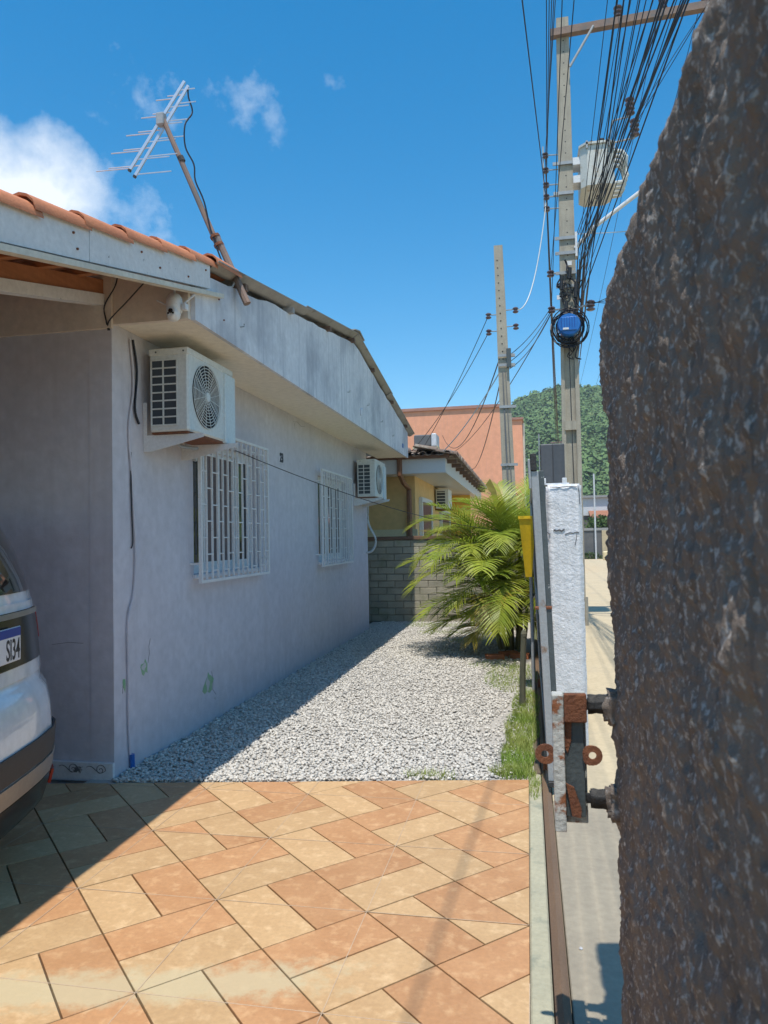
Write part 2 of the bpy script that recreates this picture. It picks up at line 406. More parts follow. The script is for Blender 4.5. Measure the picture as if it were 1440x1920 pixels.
def area(p): return abs(sum(p[i][0]*p[(i+1) % len(p)][1]-p[(i+1) % len(p)][0]*p[i][1] for i in range(len(p))))/2
LS, LO, LT = .4413, Vector((-2.522, 3.492)), math.radians(-45.365)
LA, LB = Vector((math.cos(LT), math.sin(LT))), Vector((-math.sin(LT), math.cos(LT)))
def lat(i, j): p = LO+LS*(i*LA+j*LB); return (p.x, p.y)
def slab(corners, matn, g=.0034):
    c = Vector((sum(p[0] for p in corners)/len(corners), sum(p[1] for p in corners)/len(corners)))
    pl = []
    n = len(corners)
    # inset every edge by g for the joint
    ccw = sum(corners[i][0]*corners[(i+1) % n][1]-corners[(i+1) % n][0]*corners[i][1] for i in range(n)) > 0
    pl = list(corners) if ccw else list(corners)[::-1]
    base = list(pl)
    for i in range(n):
        a, b = Vector(base[i]), Vector(base[(i+1) % n]); e = (b-a).normalized(); nn = (e.y, -e.x)
        pl = clip(pl, nn, nn[0]*a.x+nn[1]*a.y-g)
    for nrm, d in CLIPS:
        if pl: pl = clip(pl, nrm, d)
    if len(pl) < 3 or area(pl) < 4e-4: return
    dz = random.uniform(-.0007, .0007)
    cx = sum(p[0] for p in pl)/len(pl); cy = sum(p[1] for p in pl)/len(pl)
    mb = MB(); k = len(pl)
    ins = [(x+(cx-x)*.006, y+(cy-y)*.006) for x, y in pl]
    mb.add([(x-cx, y-cy, -.016) for x, y in pl]+[(x-cx, y-cy, -.0015) for x, y in pl]+[(x-cx, y-cy, dz) for x, y in ins],
           [tuple(range(k))[::-1], tuple(range(2*k, 3*k))]+[(i, (i+1) % k, k+(i+1) % k, k+i) for i in range(k)]+[(k+i, k+(i+1) % k, 2*k+(i+1) % k, 2*k+i) for i in range(k)])
    o = part('floor_slab', mb, matn, drive); o.location = (cx, cy, 0)
T, Bg = 'slab_terracotta', 'slab_beige'
for i in range(-12, 14):
    for j in range(-10, 12):
        if (i+j) % 2 == 0:
            left = [lat(i, j), lat(i, j+.5), lat(i+1, j+.5), lat(i+1, j)]; right = [lat(i, j+.5), lat(i, j+1), lat(i+1, j+1), lat(i+1, j+.5)]
            if (i, j) in ((4, 2), (1, 1), (6, 0), (-1, 3), (0, 4)):
                m = lat(i+.5, j+.5); fl = (i, j) in ((1, 1), (0, 4))
                ca, cb = (Bg, T) if not fl else (T, Bg)
                slab([lat(i, j), lat(i, j+.5), m], ca); slab([lat(i, j+.5), lat(i, j+1), lat(i+1, j+1), m], cb)
                slab([lat(i, j), m, lat(i+1, j+.5), lat(i+1, j)], cb); slab([m, lat(i+1, j+1), lat(i+1, j+.5)], ca)
            else: slab(left, Bg); slab(right, T)
        else:
            slab([lat(i, j), lat(i, j+1), lat(i+.5, j+1), lat(i+.5, j)], T); slab([lat(i+.5, j), lat(i+.5, j+1), lat(i+1, j+1), lat(i+1, j)], Bg)
def joint(p, q):
    """pale line of the real tile joint"""
    p, q = Vector(p), Vector(q); d = (q-p)
    t0, t1 = 0.0, 1.0
    for n, dd in CLIPS:
        den = n[0]*d.x+n[1]*d.y; num = dd-(n[0]*p.x+n[1]*p.y)
        if abs(den) < 1e-9:
            if num < 0: return
        elif den > 0: t1 = min(t1, num/den)
        else: t0 = max(t0, num/den)
    if t1-t0 < .02: return
    a, b = p+d*t0, p+d*t1; w = (b-a).normalized(); s = Vector((-w.y, w.x))*.0013
    part('joint_line', MB().prism([(*(a-s), .0008), (*(b-s), .0008), (*(b+s), .0008), (*(a+s), .0008)], (0, 0, .0008)), 'pale_grout', drive)
for k in range(-8, 12, 2):
    joint(lat(k-12, 12), lat(k+12, -12)); joint(lat(k-12, -12), lat(k+12, 12))

# gravel yard
struct('gravel_bed', MB().prism([(-2.7, edge_y(-2.7)+.006, -.006), (.036, edge_y(.036)+.006, -.006), (.036, 12.75, -.006), (-2.7, 12.75, -.006)], (0, 0, -.09)), 'gravel')
def stone_mesh(name, pos, size, mat, parent=None):
    """thousands of small angular pebbles as one mesh"""
    b = bmesh.new(); bmesh.ops.create_icosphere(b, subdivisions=1, radius=1); b.verts.index_update()
    V = np.array([v.co[:] for v in b.verts]); F = np.array([[v.index for v in f.verts] for f in b.faces]); b.free()
    n = len(pos); nv = len(V)
    P = V[None]*(1+rng.uniform(-.28, .28, (n, nv, 1)))
    P = P*(np.stack([rng.uniform(.7, 1.35, n), rng.uniform(.7, 1.2, n), rng.uniform(.42, .8, n)], 1)[:, None])
    a = rng.uniform(0, 6.283, n); ca, sa = np.cos(a)[:, None], np.sin(a)[:, None]
    P = np.stack([P[..., 0]*ca-P[..., 1]*sa, P[..., 0]*sa+P[..., 1]*ca, P[..., 2]], -1)
    tl = rng.uniform(-.5, .5, n); ct, st = np.cos(tl)[:, None], np.sin(tl)[:, None]
    P = np.stack([P[..., 0]*ct-P[..., 2]*st, P[..., 1], P[..., 0]*st+P[..., 2]*ct], -1)
    P = P*size[:, None, None]+pos[:, None]
    Fa = (F[None]+(np.arange(n)*nv)[:, None, None]).reshape(-1)
    me = bpy.data.meshes.new(name); me.vertices.add(n*nv); me.vertices.foreach_set('co', P.reshape(-1))
    nf = n*len(F); me.loops.add(nf*3); me.loops.foreach_set('vertex_index', Fa.astype(np.int32)); me.polygons.add(nf)
    me.polygons.foreach_set('loop_start', np.arange(0, nf*3, 3, dtype=np.int32)); me.polygons.foreach_set('loop_total', np.full(nf, 3, dtype=np.int32))
    ca_ = me.color_attributes.new('tone', 'FLOAT_COLOR', 'POINT')
    tone = np.clip(rng.normal(.5, .2, n), 0, 1); t4 = np.stack([tone, rng.uniform(0, 1, n), tone, np.ones(n)], 1)
    ca_.data.foreach_set('color', np.repeat(t4, nv, 0).reshape(-1))
    me.update(calc_edges=True); me.materials.append(MATS[mat])
    o = link(name, me, parent); o['kind'] = 'stuff'; return o
def tone_mat(name, stops, rough=.9):
    m = bpy.data.materials.new(name); m.use_nodes = True; N = m.node_tree.nodes; L = m.node_tree.links
    at = N.new('ShaderNodeAttribute'); at.attribute_name = 'tone'; r = N.new('ShaderNodeValToRGB')
    while len(r.color_ramp.elements) < len(stops): r.color_ramp.elements.new(.5)
    for e, (p, c) in zip(r.color_ramp.elements, stops): e.position = p; e.color = (*c, 1)
    sp = N.new('ShaderNodeSeparateColor'); L.new(at.outputs['Color'], sp.inputs[0]); L.new(sp.outputs['Red'], r.inputs['Fac'])
    b = N['Principled BSDF']; b.inputs['Roughness'].default_value = rough; L.new(r.outputs[0], b.inputs['Base Color']); MATS[name] = m
tone_mat('pebble', [(0, (.33, .315, .29)), (.35, (.48, .455, .41)), (.6, (.57, .54, .485)), (1, (.70, .665, .595))])
n = 52000
yy = 4.16 + (12.7-4.16)*rng.uniform(0, 1, n)**1.35
xx = rng.uniform(-2.54, -.10, n)
keep = yy > 4.15+(xx+2.47)*.156+.012
grassy = (xx > -.30+.10*np.sin(yy*3.1)) & (yy < 9)
keep &= ~(grassy & (rng.uniform(0, 1, n) < .75))
xx, yy = xx[keep], yy[keep]; sz = rng.uniform(.006, .0145, len(xx))*(1+.05*yy/4)
gr = stone_mesh('gravel_stones', np.stack([xx, yy, rng.uniform(-.004, .012, len(xx))], 1), sz, 'pebble')
tag(gr, 'pale grey crushed gravel covering the yard beside the house', 'gravel')

# kerb, gate rail, pavement, road
struct('kerb', MB().cbox(-.0295, .040, -3, 4.62, -.15, .006, .006), 'kerb')
struct('verge_soil', MB().box(-.0, .040, 4.62, 12.7, -.15, -.002), 'earth')
pv = struct('pavement', MB().box(.096, 1.75, -6, 46, -.2, -.055), 'concrete_grey')
ya = -6.0
for k, ln in enumerate([4.0, 2.6, 3.6, 3.0, 3.4, 2.2, 3.6, 4.5, 4.5, 5.0, 5.5, 6.0]):
    y0, y1 = ya+.006, min(ya+ln, 46)-.006; ya += ln
    o = part('paving_slab', MB().cbox(.097, 1.74, y0, y1, -.06, -.004+random.uniform(-.002, .002), .004), 'concrete_grey' if y1 < 5.0 else 'concrete', pv)
struct('road', MB().box(1.76, 8.2, -40, 130, -.2, -.07), 'concrete')
struct('far_pavement', MB().box(-1.5, 1.75, 46.01, 130, -.2, -.05), 'concrete')

rail = part('gate_rail', MB().add([(.043, -3, -.03), (.094, -3, -.03), (.094, 10.5, -.03), (.043, 10.5, -.03), (.045, -3, .004), (.092, -3, .004), (.092, 10.5, .004), (.045, 10.5, .004), (.068, -3, .018), (.068, 10.5, .018)],
            [(3, 2, 1, 0), (0, 1, 5, 8, 4), (2, 3, 7, 9, 6), (1, 2, 6, 5), (3, 0, 4, 7), (5, 6, 9, 8), (8, 9, 7, 4)]), 'rail_rust')
tag(rail, 'rusty brown ground rail of the sliding gate beside the kerb', 'rail')

# ------------------------------------------------------------------ the house
XW, XF = -2.55, -2.0                 # side wall plane, gable fascia plane
ZS = 2.85                            # soffit height
def zr(y):                           # top of the roof edge along the gable
    if y < 4.42: return 3.247-.235*(4.42-y)
    if y < 8.64: return 3.25+(y-4.42)*.150
    return 3.883-(y-8.64)*.134
house = thing('house', 'single-storey lavender house with barred windows, gable overhang and carport', 'house', (0, 0, 0))
W1, W2 = (5.36, 6.78, 1.20, 2.27), (8.86, 10.34, 1.18, 2.26)
def wall_with_holes(x, th, y0, y1, z0, z1, holes):
    ys = sorted({y0, y1, *[h[0] for h in holes], *[h[1] for h in holes]}); zs = sorted({z0, z1, *[h[2] for h in holes], *[h[3] for h in holes]})
    mb = MB()
    hole = lambda a, b: any(h[0] <= a < h[1] and h[2] <= b < h[3] for h in holes)
    for a, b in zip(ys, ys[1:]):
        for c, d in zip(zs, zs[1:]):
            if hole(a, c): continue
            for xx in (x, x-th): mb.add([(xx, a, c), (xx, b, c), (xx, b, d), (xx, a, d)], [(0, 1, 2, 3)])
    for (a, b, c, d) in [(y0, y1, z0, z1)]+list(holes):
        for p, q in (((a, c), (b, c)), ((b, c), (b, d)), ((b, d), (a, d)), ((a, d), (a, c))):
            mb.add([(x, *p), (x, *q), (x-th, *q), (x-th, *p)], [(0, 1, 2, 3)])
    bm_ = bmesh.new(); me = bpy.data.meshes.new('w'); me.from_pydata(mb.v, [], mb.f); bm_.from_mesh(me); bmesh.ops.remove_doubles(bm_, verts=bm_.verts, dist=1e-5)
    mb.v = [tuple(v.co) for v in bm_.verts]; bm_.verts.index_update(); mb.f = [tuple(v.index for v in f.verts) for f in bm_.faces]; bm_.free(); bpy.data.meshes.remove(me)
    return mb
part('side_wall', wall_with_holes(XW, .16, 4.22, 11.72, -.1, ZS, [W1, W2]), 'plaster', house)
part('front_wall', MB().box(-7.2, XW-.162, 4.223, 4.38, -.1, 3.45), 'plaster', house)
part('rear_wall', MB().box(-7.2, XW-.162, 11.56, 11.717, -.1, 2.9), 'plaster', house)
part('far_wall', MB().box(-7.2, -7.05, 4.382, 11.558, -.1, 2.9), 'plaster', house)
part('lintel_band', MB().box(-7.2, XW+.012, 4.196, 4.2215, 2.812, 3.22), 'lintel_cream', house)
sk = part('skirting', MB().cbox(-4.4, XW+.004, 4.197, 4.2205, -.02, .098, .003), 'board_white', house)
for k in range(9):
    cx = -2.63-.19*k; pts = []
    for t in range(0, 20):
        a = t*.5; r = .005+.0016*t; pts.append((cx-r*math.cos(a), 4.1955, .055+r*math.sin(a)))
    pts += [(pts[-1][0]-.013*q, 4.1955, pts[-1][2]*(1-q/11)+.06*q/11-.018*math.sin(q*.57)) for q in range(1, 11)]
    part('scroll', MB().tube(pts, .0022, 4), 'crack', sk)
# overhang box: soffit, gable fascia, end panel
part('soffit', MB().box(XW+.001, XF-.031, 4.262, 12.6, ZS, ZS+.04), 'soffit_cream', house)
gp = [(4.26, ZS-.012), (12.62, ZS-.012), (12.62, zr(12.62)-.075)] + [(y, zr(y)-.07+.018*random.uniform(-1, 1)) for y in np.linspace(12.3, 8.9, 16)] + [(8.64, zr(8.64)-.07)] + [(y, zr(y)-.065+.016*random.uniform(-1, 1)) for y in np.linspace(8.4, 4.8, 20)] + [(4.26, zr(4.26)-.06)]
part('gable_fascia', MB().prism([(XF-.03, y, z) for y, z in gp], (.03, 0, 0)), 'plaster_white', house)
part('overhang_end', MB().prism([(XW-.2, 4.225, ZS-.011), (XF-.031, 4.225, ZS-.011), (XF-.031, 4.225, 3.15), (XW-.2, 4.225, 3.15)], (0, .036, 0)), 'lintel_cream', house)
part('overhang_end', MB().box(XW-.2, XF-.031, 12.56, 12.598, ZS+.041, 3.2), 'plaster_white', house)
# carport verge board and trim
def sloped(y0, y1, x0, x1, zlo, zhi):
    return MB().add([(x0, y0, zr(y0)+zlo), (x1, y0, zr(y0)+zlo), (x1, y1, zr(y1)+zlo), (x0, y1, zr(y1)+zlo), (x0, y0, zr(y0)+zhi), (x1, y0, zr(y0)+zhi), (x1, y1, zr(y1)+zhi), (x0, y1, zr(y1)+zhi)],
                    [(3, 2, 1, 0), (4, 5, 6, 7), (0, 1, 5, 4), (1, 2, 6, 5), (2, 3, 7, 6), (3, 0, 4, 7)])
for a, b in ((.55, 3.075), (3.079, 4.42)):
    part('verge_board', sloped(a, b, XF+.002, XF+.030, -.165, .002), 'board_white', house)
part('verge_trim', sloped(.55, 4.62, XF-.012, XF+.040, -.195, -.167), 'cream_trim', house)
for (y, dz) in ((2.95, -.05), (2.98, -.12), (3.55, -.05), (3.75, -.11), (4.1, -.12), (4.35, -.05), (4.62, -.2), (4.70, -.33)):
    part('bolt', MB().lathe([(.006, 0), (.006, .008), (.003, .010)], (XF+.029 if y < 4.42 else XF-.001, y, zr(y)+dz), 8, 'X'), 'rust', house)
# rafters and battens of the carport
for k, x in enumerate((-2.62, -3.45, -4.3, -5.15)):
    part('rafter', sloped(.6, 4.195, x-.03, x+.03, -.165, -.075), 'raw_wood', house)
part('wall_plate', sloped(2.2, 4.194, -2.66, -2.58, -.235, -.167), 'board_white', house)
part('ceiling_joist', MB().box(-3.75, -3.05, 3.6, 3.68, 2.87, 2.95), 'cream_trim', house)
for k in range(11):
    y = .72+.355*k
    if y < 4.3: part('batten', MB().add([(x, yy, zr(y)+dz) for x in (-5.2, XF-.02) for yy in (y, y+.04) for dz in (-.074, -.036)], [(0, 1, 3, 2), (4, 6, 7, 5), (0, 2, 6, 4), (1, 5, 7, 3), (0, 4, 5, 1), (2, 3, 7, 6)]), 'raw_wood', house)
for (x, y) in ((-2.12, .72), (-5.1, .72)):
    part('carport_post', MB().cbox(x-.06, x+.06, y-.06, y+.06, -.1, zr(y)-.167, .008), 'board_white', house)
part('carport_beam', MB().box(-5.2, XF-.03, .66, .78, zr(.72)-.166, zr(.72)-.076), 'raw_wood', house)
part('carport_shade_wall', MB().box(-5.55, -5.40, -1.0, 4.195, -.1, 2.9), 'plaster', house)  # unseen wall added to darken the carport and its front wall
# clay tiles, one object each
def barrel_tile(nm, mat, w=.235, ln=.42, hgt=.062, arch=.56):
    prof = []
    for k in range(7): a = math.pi*k/6; prof.append((-(w*arch)/2*(1-math.cos(a)), hgt*math.sin(a)))
    for k in range(1, 5): t = k/4; prof.append((-w*arch-(w*(1-arch)+.03)*t, -.016*math.sin(math.pi*t)))
    mb = MB(); m = len(prof); th = .012
    for y, lift, sc in ((0, .016, 1.0), (ln, 0, .93)):
        mb.v += [(x*sc, y, z*sc+lift) for x, z in prof]; mb.v += [(x*sc, y, z*sc+lift-th) for x, z in prof]
    for i in range(m-1):
        mb.f += [(i, i+1, 2*m+i+1, 2*m+i), (m+i, 3*m+i, 3*m+i+1, m+i+1), (i, m+i, m+i+1, i+1), (2*m+i, 2*m+i+1, 3*m+i+1, 3*m+i)]
    mb.f += [(0, 2*m, 3*m, m), (m-1, 2*m-1, 4*m-1, 3*m-1)]
    me = mb.mesh(nm, mat)
    for p in me.polygons: p.use_smooth = True
    me.set_sharp_from_angle(angle=math.radians(50)); return me
tile_me = barrel_tile('roof_tile', 'clay_tile')
sl_ang = math.atan(.235)
for c in range(14):
    for r in range(11):
        y = .50+.362*r
        o = link('roof_tile', tile_me, house)
        o.location = (XF+.050-.222*c+random.uniform(-.006, .006), y+random.uniform(-.006, .006), zr(y)-.022+.002*r)
        o.rotation_euler = (sl_ang-.012+random.uniform(-.008, .008), random.uniform(-.02, .02), random.uniform(-.015, .015))
for k in range(12):                                  # cover course where clay meets sheet
    o = link('roof_tile', tile_me, house); o.location = (XF+.055-.25*k, 4.50+random.uniform(-.02, .02), zr(4.5)-.0+random.uniform(0, .01)); o.rotation_euler = (sl_ang*.75+random.uniform(-.03, .03), random.uniform(-.03, .05), random.uniform(-.08, .08))
# fibre cement sheets
def sheet(y0, y1, x1, w=1.10, lift=0.0):
    mb = MB(); n = 37; th = .007
    for y in (y0, y1):
        z0 = zr(y)+lift
        for s in (0, -th):
            mb.v += [(x1-w*k/(n-1), y, z0+.024*math.cos(2*math.pi*k/6)+s) for k in range(n)]
    for i in range(n-1): mb.f += [(i, i+1, 2*n+i+1, 2*n+i), (n+i, 3*n+i, 3*n+i+1, n+i+1), (i, n+i, n+i+1, i+1), (2*n+i, 2*n+i+1, 3*n+i+1, 3*n+i)]
    mb.f += [(0, 2*n, 3*n, n), (n-1, 2*n-1, 4*n-1, 3*n-1)]
    return mb
for c in range(5):
    x1 = XF+.060-1.06*c
    for (a, b, lf) in ((4.50, 6.62, .010), (6.50, 8.63, .030), (8.65, 10.9, .030), (10.78, 13.06, .010)):
        auto_smooth(part('roof_sheet', sheet(a, b, x1, lift=lf+.008*(c % 2)), 'fibre_cement', house), 50)
for k in range(5):
    x1 = XF+.075-1.05*k
    part('ridge_cap', MB().prism([(x1, 8.38, zr(8.38)+.075), (x1, 8.64, zr(8.64)+.088), (x1, 8.90, zr(8.90)+.075), (x1, 8.90, zr(8.90)+.062), (x1, 8.64, zr(8.64)+.074), (x1, 8.38, zr(8.38)+.062)], (-1.045, 0, 0)), 'fibre_cement', house)
for y in (5.0, 6.10, 7.35, 8.45, 9.6, 11.0, 12.3):
    part('purlin', MB().box(-7.0, XF+.045, y, y+.055, zr(y)-.068, zr(y)-.022), 'dark_wood' if y != 6.10 else 'fibre_cement', house)
# small fittings on the fascia
for (y, z) in ((5.0, 3.0), (8.25, 3.15), (9.3, 3.18), (10.2, 3.10), (11.1, 3.02)):
    part('wall_hook', MB().tube([(XF, y, z), (XF+.03, y, z), (XF+.03, y, z+.02)], .005, 5), 'galvanised', house)
part('conduit_elbow', MB().tube([(XF+.012, 8.9, 2.98), (XF+.012, 8.9, 3.05), (XF+.012, 8.95, 3.07)], .013, 7), 'white_paint', house)
part('blue_clip', MB().cbox(XF+.001, XF+.012, 12.02, 12.11, 2.95, 3.02, .003), 'drum_blue', house)

# windows
def window(wy0, wy1, wz0, wz1, curtain):
    fx = XW-.10; fm = MB()
    for args in ((wy0, wy0+.05, wz0, wz1), (wy1-.05, wy1, wz0, wz1), (wy0+.05, wy1-.05, wz0, wz0+.05), (wy0+.05, wy1-.05, wz1-.05, wz1)):
        fm.box(fx-.03, fx+.03, *args)
    e = part('window', fm, 'white_paint', house)
    n = 4; w = (wy1-wy0-.10)/n
    for k in range(n):
        a = wy0+.05+w*k; off = .012 if k in (0, 3) else -.012
        fr = MB()
        for (p, q, r_, s) in ((a, a+.032, wz0+.05, wz1-.05), (a+w-.032, a+w, wz0+.05, wz1-.05), (a+.032, a+w-.032, wz0+.05, wz0+.085), (a+.032, a+w-.032, wz1-.085, wz1-.05)):
            fr.box(fx+off-.010, fx+off+.010, p, q, r_, s)
        part('sash', fr, 'white_paint', e)
        part('pane', MB().box(fx+off-.003, fx+off+.003, a+.032, a+w-.032, wz0+.085, wz1-.085), 'curtain' if k in curtain else 'pane', e)
    part('sill', MB().cbox(XW-.16, XW+.025, wy0-.02, wy1+.02, wz0-.035, wz0-.001, .004), 'plaster_white', e)
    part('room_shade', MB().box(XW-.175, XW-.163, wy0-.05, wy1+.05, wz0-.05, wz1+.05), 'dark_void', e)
    return e
window(*W1, curtain=(1, 2)); window(*W2, curtain=())
def grille(y0, y1, z0, z1, n):
    x = XW+.085; gm = MB()
    for args in ((y0, y0+.028, z0, z1), (y1-.028, y1, z0, z1), (y0+.028, y1-.028, z0, z0+.022), (y0+.028, y1-.028, z1-.022, z1)):
        gm.box(x-.012, x+.012, *args)
    g = part('window_grille', gm, 'white_paint', house)
    ys = [y0+.014+(y1-y0-.028)*k/(n+1) for k in range(n+2)]
    for y in ys[1:-1]: part('bar', MB().box(x-.008, x+.008, y-.005, y+.005, z0+.022, z1-.022), 'white_paint', g)
    for k in range(n+1):
        if (y0+y1)/2 > 9 and k > n-3: continue
        for q in range(5):
            z = z0+.09+(z1-z0)*(.215*q+(.1075 if k % 2 else 0))
            if z < z1-.05: part('crosspiece', MB().box(x-.006, x+.006, ys[k]+.0051, ys[k+1]-.0051, z-.0045, z+.0045), 'white_paint', g)
    for (y, z) in ((y0+.014, z0+.15), (y0+.014, z1-.15), (y1-.014, z0+.15), (y1-.014, z1-.15)):
        part('fixing', MB().box(XW-.01, x-.0125, y-.008, y+.008, z-.008, z+.008), 'white_paint', g)
grille(5.29, 6.815, 1.135, 2.345, 13); grille(8.735, 10.31, 1.12, 2.325, 12)

# house number
text_part('house_number', '23', .135, 'number_black', house, frame_matrix((XW+.003, 7.535, 2.285), (0, 1, 0), (0, 0, 1)), .004, .80, .003)

# flaked paint, cracks
def blob(cx, cz, pts, mat, off):
    part('paint_flake', MB().prism([(XW+.0006, cx+y, cz+z) for y, z in pts], (off, 0, 0)), mat, house)
def ragged(cx, cz, ry, rz, n, mat, off, seed):
    q = random.Random(seed); blob(cx, cz, [(ry*math.cos(2*math.pi*k/n)*q.uniform(.35, 1.25), rz*math.sin(2*math.pi*k/n)*q.uniform(.45, 1.2)) for k in range(n)], mat, off)
ragged(4.60, .615, .055, .055, 13, 'peel_green', .0012, 3); ragged(4.585, .62, .03, .03, 9, 'peel_edge', .0020, 5)
ragged(4.34, .555, .028, .055, 11, 'peel_green', .0012, 8)
ragged(5.60, .30, .095, .105, 15, 'peel_green', .0012, 11); ragged(5.585, .31, .045, .055, 11, 'peel_edge', .0020, 12); ragged(5.73, .17, .015, .02, 8, 'peel_edge', .0014, 15)
def crack(pts, r=.0016): part('crack_line', MB().tube([(XW+.0005, y, z) for y, z in pts], r, 4), 'crack', house)
crack([(4.64, .64), (4.66, .70), (4.655, .75), (4.675, .80)]); crack([(4.32, .50), (4.325, .56)])
crack([(5.66, .40), (5.69, .33), (5.68, .25), (5.74, .20)]); crack([(7.9, 2.78), (8.05, 2.80), (8.2, 2.77), (8.35, 2.79)]); crack([(7.95, 2.77), (7.97, 2.70)])
part('crack_line', MB().tube([(-2.98, 4.222, .82), (-2.86, 4.222, .835), (-2.76, 4.222, .83)], .0016, 4), 'crack', house)
# cables on the corner
def cable(pts, r, mat, name='cable'):
    P = [Vector(p) for p in pts]; out = []
    for i in range(len(P)-1):
        p0, p1, p2, p3 = P[max(i-1, 0)], P[i], P[i+1], P[min(i+2, len(P)-1)]
        for k in range(5):
            t = k/5; out.append(.5*((2*p1)+(-p0+p2)*t+(2*p0-5*p1+4*p2-p3)*t*t+(-p0+3*p1-3*p2+p3)*t**3))
    out.append(P[-1]); return MB().tube(out, r, 6)
part('cable', cable([(XW+.012, 4.42, 2.80), (XW+.012, 4.46, 2.5), (XW+.012, 4.40, 2.2), (XW+.012, 4.43, 1.9), (XW+.012, 4.45, 1.62), (XW+.012, 4.47, 1.35), (XW+.012, 4.44, 1.12), (XW+.012, 4.37, .95), (XW+.012, 4.37, .6), (XW+.012, 4.37, .3), (XW+.012, 4.385, .10)], .0075, None), 'plaster', house)
part('cable', cable([(XW+.01, 4.425, 2.05), (XW+.01, 4.425, 1.75), (XW+.01, 4.44, 1.48), (XW+.01, 4.42, 1.42)], .0045, None), 'wire_black', house)
part('cable', cable([(XW+.015, 4.45, 2.80), (XW+.015, 4.50, 2.6), (XW+.015, 4.47, 2.35), (XW+.015, 4.52, 2.25)], .009, None), 'wire_black', house)
part('cable', cable([(XW-.02, 4.215, 2.80), (XW-.02, 4.19, 2.86), (XW-.03, 4.19, 2.95), (XW+.04, 4.19, 3.06), (XW+.06, 4.19, 3.12)], .0045, None), 'wire_black', house)
part('cable', cable([(XW-.01, 4.215, 2.80), (XW+.0, 4.19, 2.85), (XW+.12, 4.19, 2.96), (XW+.25, 4.19, 3.08)], .0045, None), 'wire_black', house)
part('conduit_end', MB().tube([(XW+.02, 4.40, -.02), (XW+.02, 4.395, .10)], .016, 8), 'drum_blue', house)

# ------------------------------------------------------------------ air conditioners
def aircon(loc, label, full):
    """local frame: x out of the wall, y along it, origin at the wall under the near lower corner"""
    t = thing('air_conditioner', label, 'air conditioner', loc, 0, 'outdoor units on the side wall')
    x0, x1, L_, H_ = .07, .35, .76, .57
    auto_smooth(part('casing', MB().cbox(x0, x1, 0, L_, .012, H_, .012), 'ac_white', t), 20)
    part('top_lid', MB().cbox(x0-.004, x1+.004, -.004, L_+.004, H_-.045, H_+.006, .008), 'ac_white', t)
    # side louvre: dark core, mullion, cross bars
    lv = part('side_louvre', MB().box(x0+.018, x1-.085, -.0035, .004, .055, H_-.075), 'fin_metal', t)
    zs = np.linspace(.055, H_-.075, 9)
    for z in zs: part('louvre_bar', MB().box(x0+.014, x1-.078, -.010, -.0036, z-.0045, z+.0045), 'ac_white', lv)
    for x in (x0+.012, x0+.098, x1-.082): part('louvre_post', MB().box(x, x+.010, -.0098, -.0037, .05, H_-.07), 'ac_white', lv)
    # round fan grille in the front
    cy, cz, R_ = .285, .285, .222
    fan = part('fan_opening', MB().lathe([(R_, 0), (R_, .003)], (x1+.0005, cy, cz), 36, 'X'), 'dark_void', t)
    for r in np.linspace(.03, R_, 10):
        part('grille_ring', MB().tube([(x1+.011, cy+r*math.cos(a), cz+r*math.sin(a)) for a in np.linspace(0, 2*math.pi, 33)], .0028, 4, cap=False), 'ac_white', fan)
    for k in range(16):
        a = 2*math.pi*k/16; part('grille_spoke', MB().tube([(x1+.009, cy+.03*math.cos(a), cz+.03*math.sin(a)), (x1+.009, cy+R_*math.cos(a+.25), cz+R_*math.sin(a+.25))], .0026, 4), 'ac_white', fan)
    part('grille_hub', MB().lathe([(.035, 0), (.033, .010)], (x1+.006, cy, cz), 16, 'X'), 'ac_white', fan)
    part('service_cover', MB().cbox(x0+.05, x1+.016, L_-.175, L_+.012, .0, H_-.05, .006), 'ac_panel', t)
    part('base_tray', MB().box(x0+.01, x1-.01, .01, L_-.01, -.002, .0115), 'rust', t)
    for (x, y) in ((x0+.05, -.0045), (x1-.03, -.0045)):
        part('screw', MB().lathe([(.006, 0), (.006, -.003)], (x, y, H_-.02), 8, 'Y'), 'dark_steel', t)
    for y in (.035, .60):
        b = MB()
        b.prism([(.002, y, -.115), (.06, y, -.115), (.44, y, -.030), (.44, y, -.004), (.030, y, -.004), (.030, y, .22), (.002, y, .22)], (0, .004, 0))
        b.box(.002, .44, y+.004, y+.040, -.008, -.003); b.box(.002, .006, y+.004, y+.04, -.008, .22)
        part('wall_bracket', b, 'white_paint', t)
    part('drain_pipe', cable([(.10, .30, -.002), (.11, .32, -.03), (.13, .38, -.045), (.20, .46, -.05)], .012, None), 'galvanised', t)
    part('refrigerant_pipe', cable([(.11, L_-.02, .14), (.06, L_+.05, .12), (.025, L_+.05, .0), (.02, L_+.03, -.10)] if full else [(.10, L_+.0, .10), (.06, L_+.07, .05), (.05, L_+.06, -.35), (.16, L_+.10, -.62), (.10, L_+.12, -.80), (-.02, L_+.10, -.84)], .017, None), 'ac_white' if full else 'wire_white', t)
    return t
aircon((XW, 4.565, 2.185), 'large white outdoor air conditioner with side louvres, at the house corner under the camera', True)
aircon((XW, 10.74, 2.065), 'white outdoor air conditioner at the far end of the wall, past the second window', False)

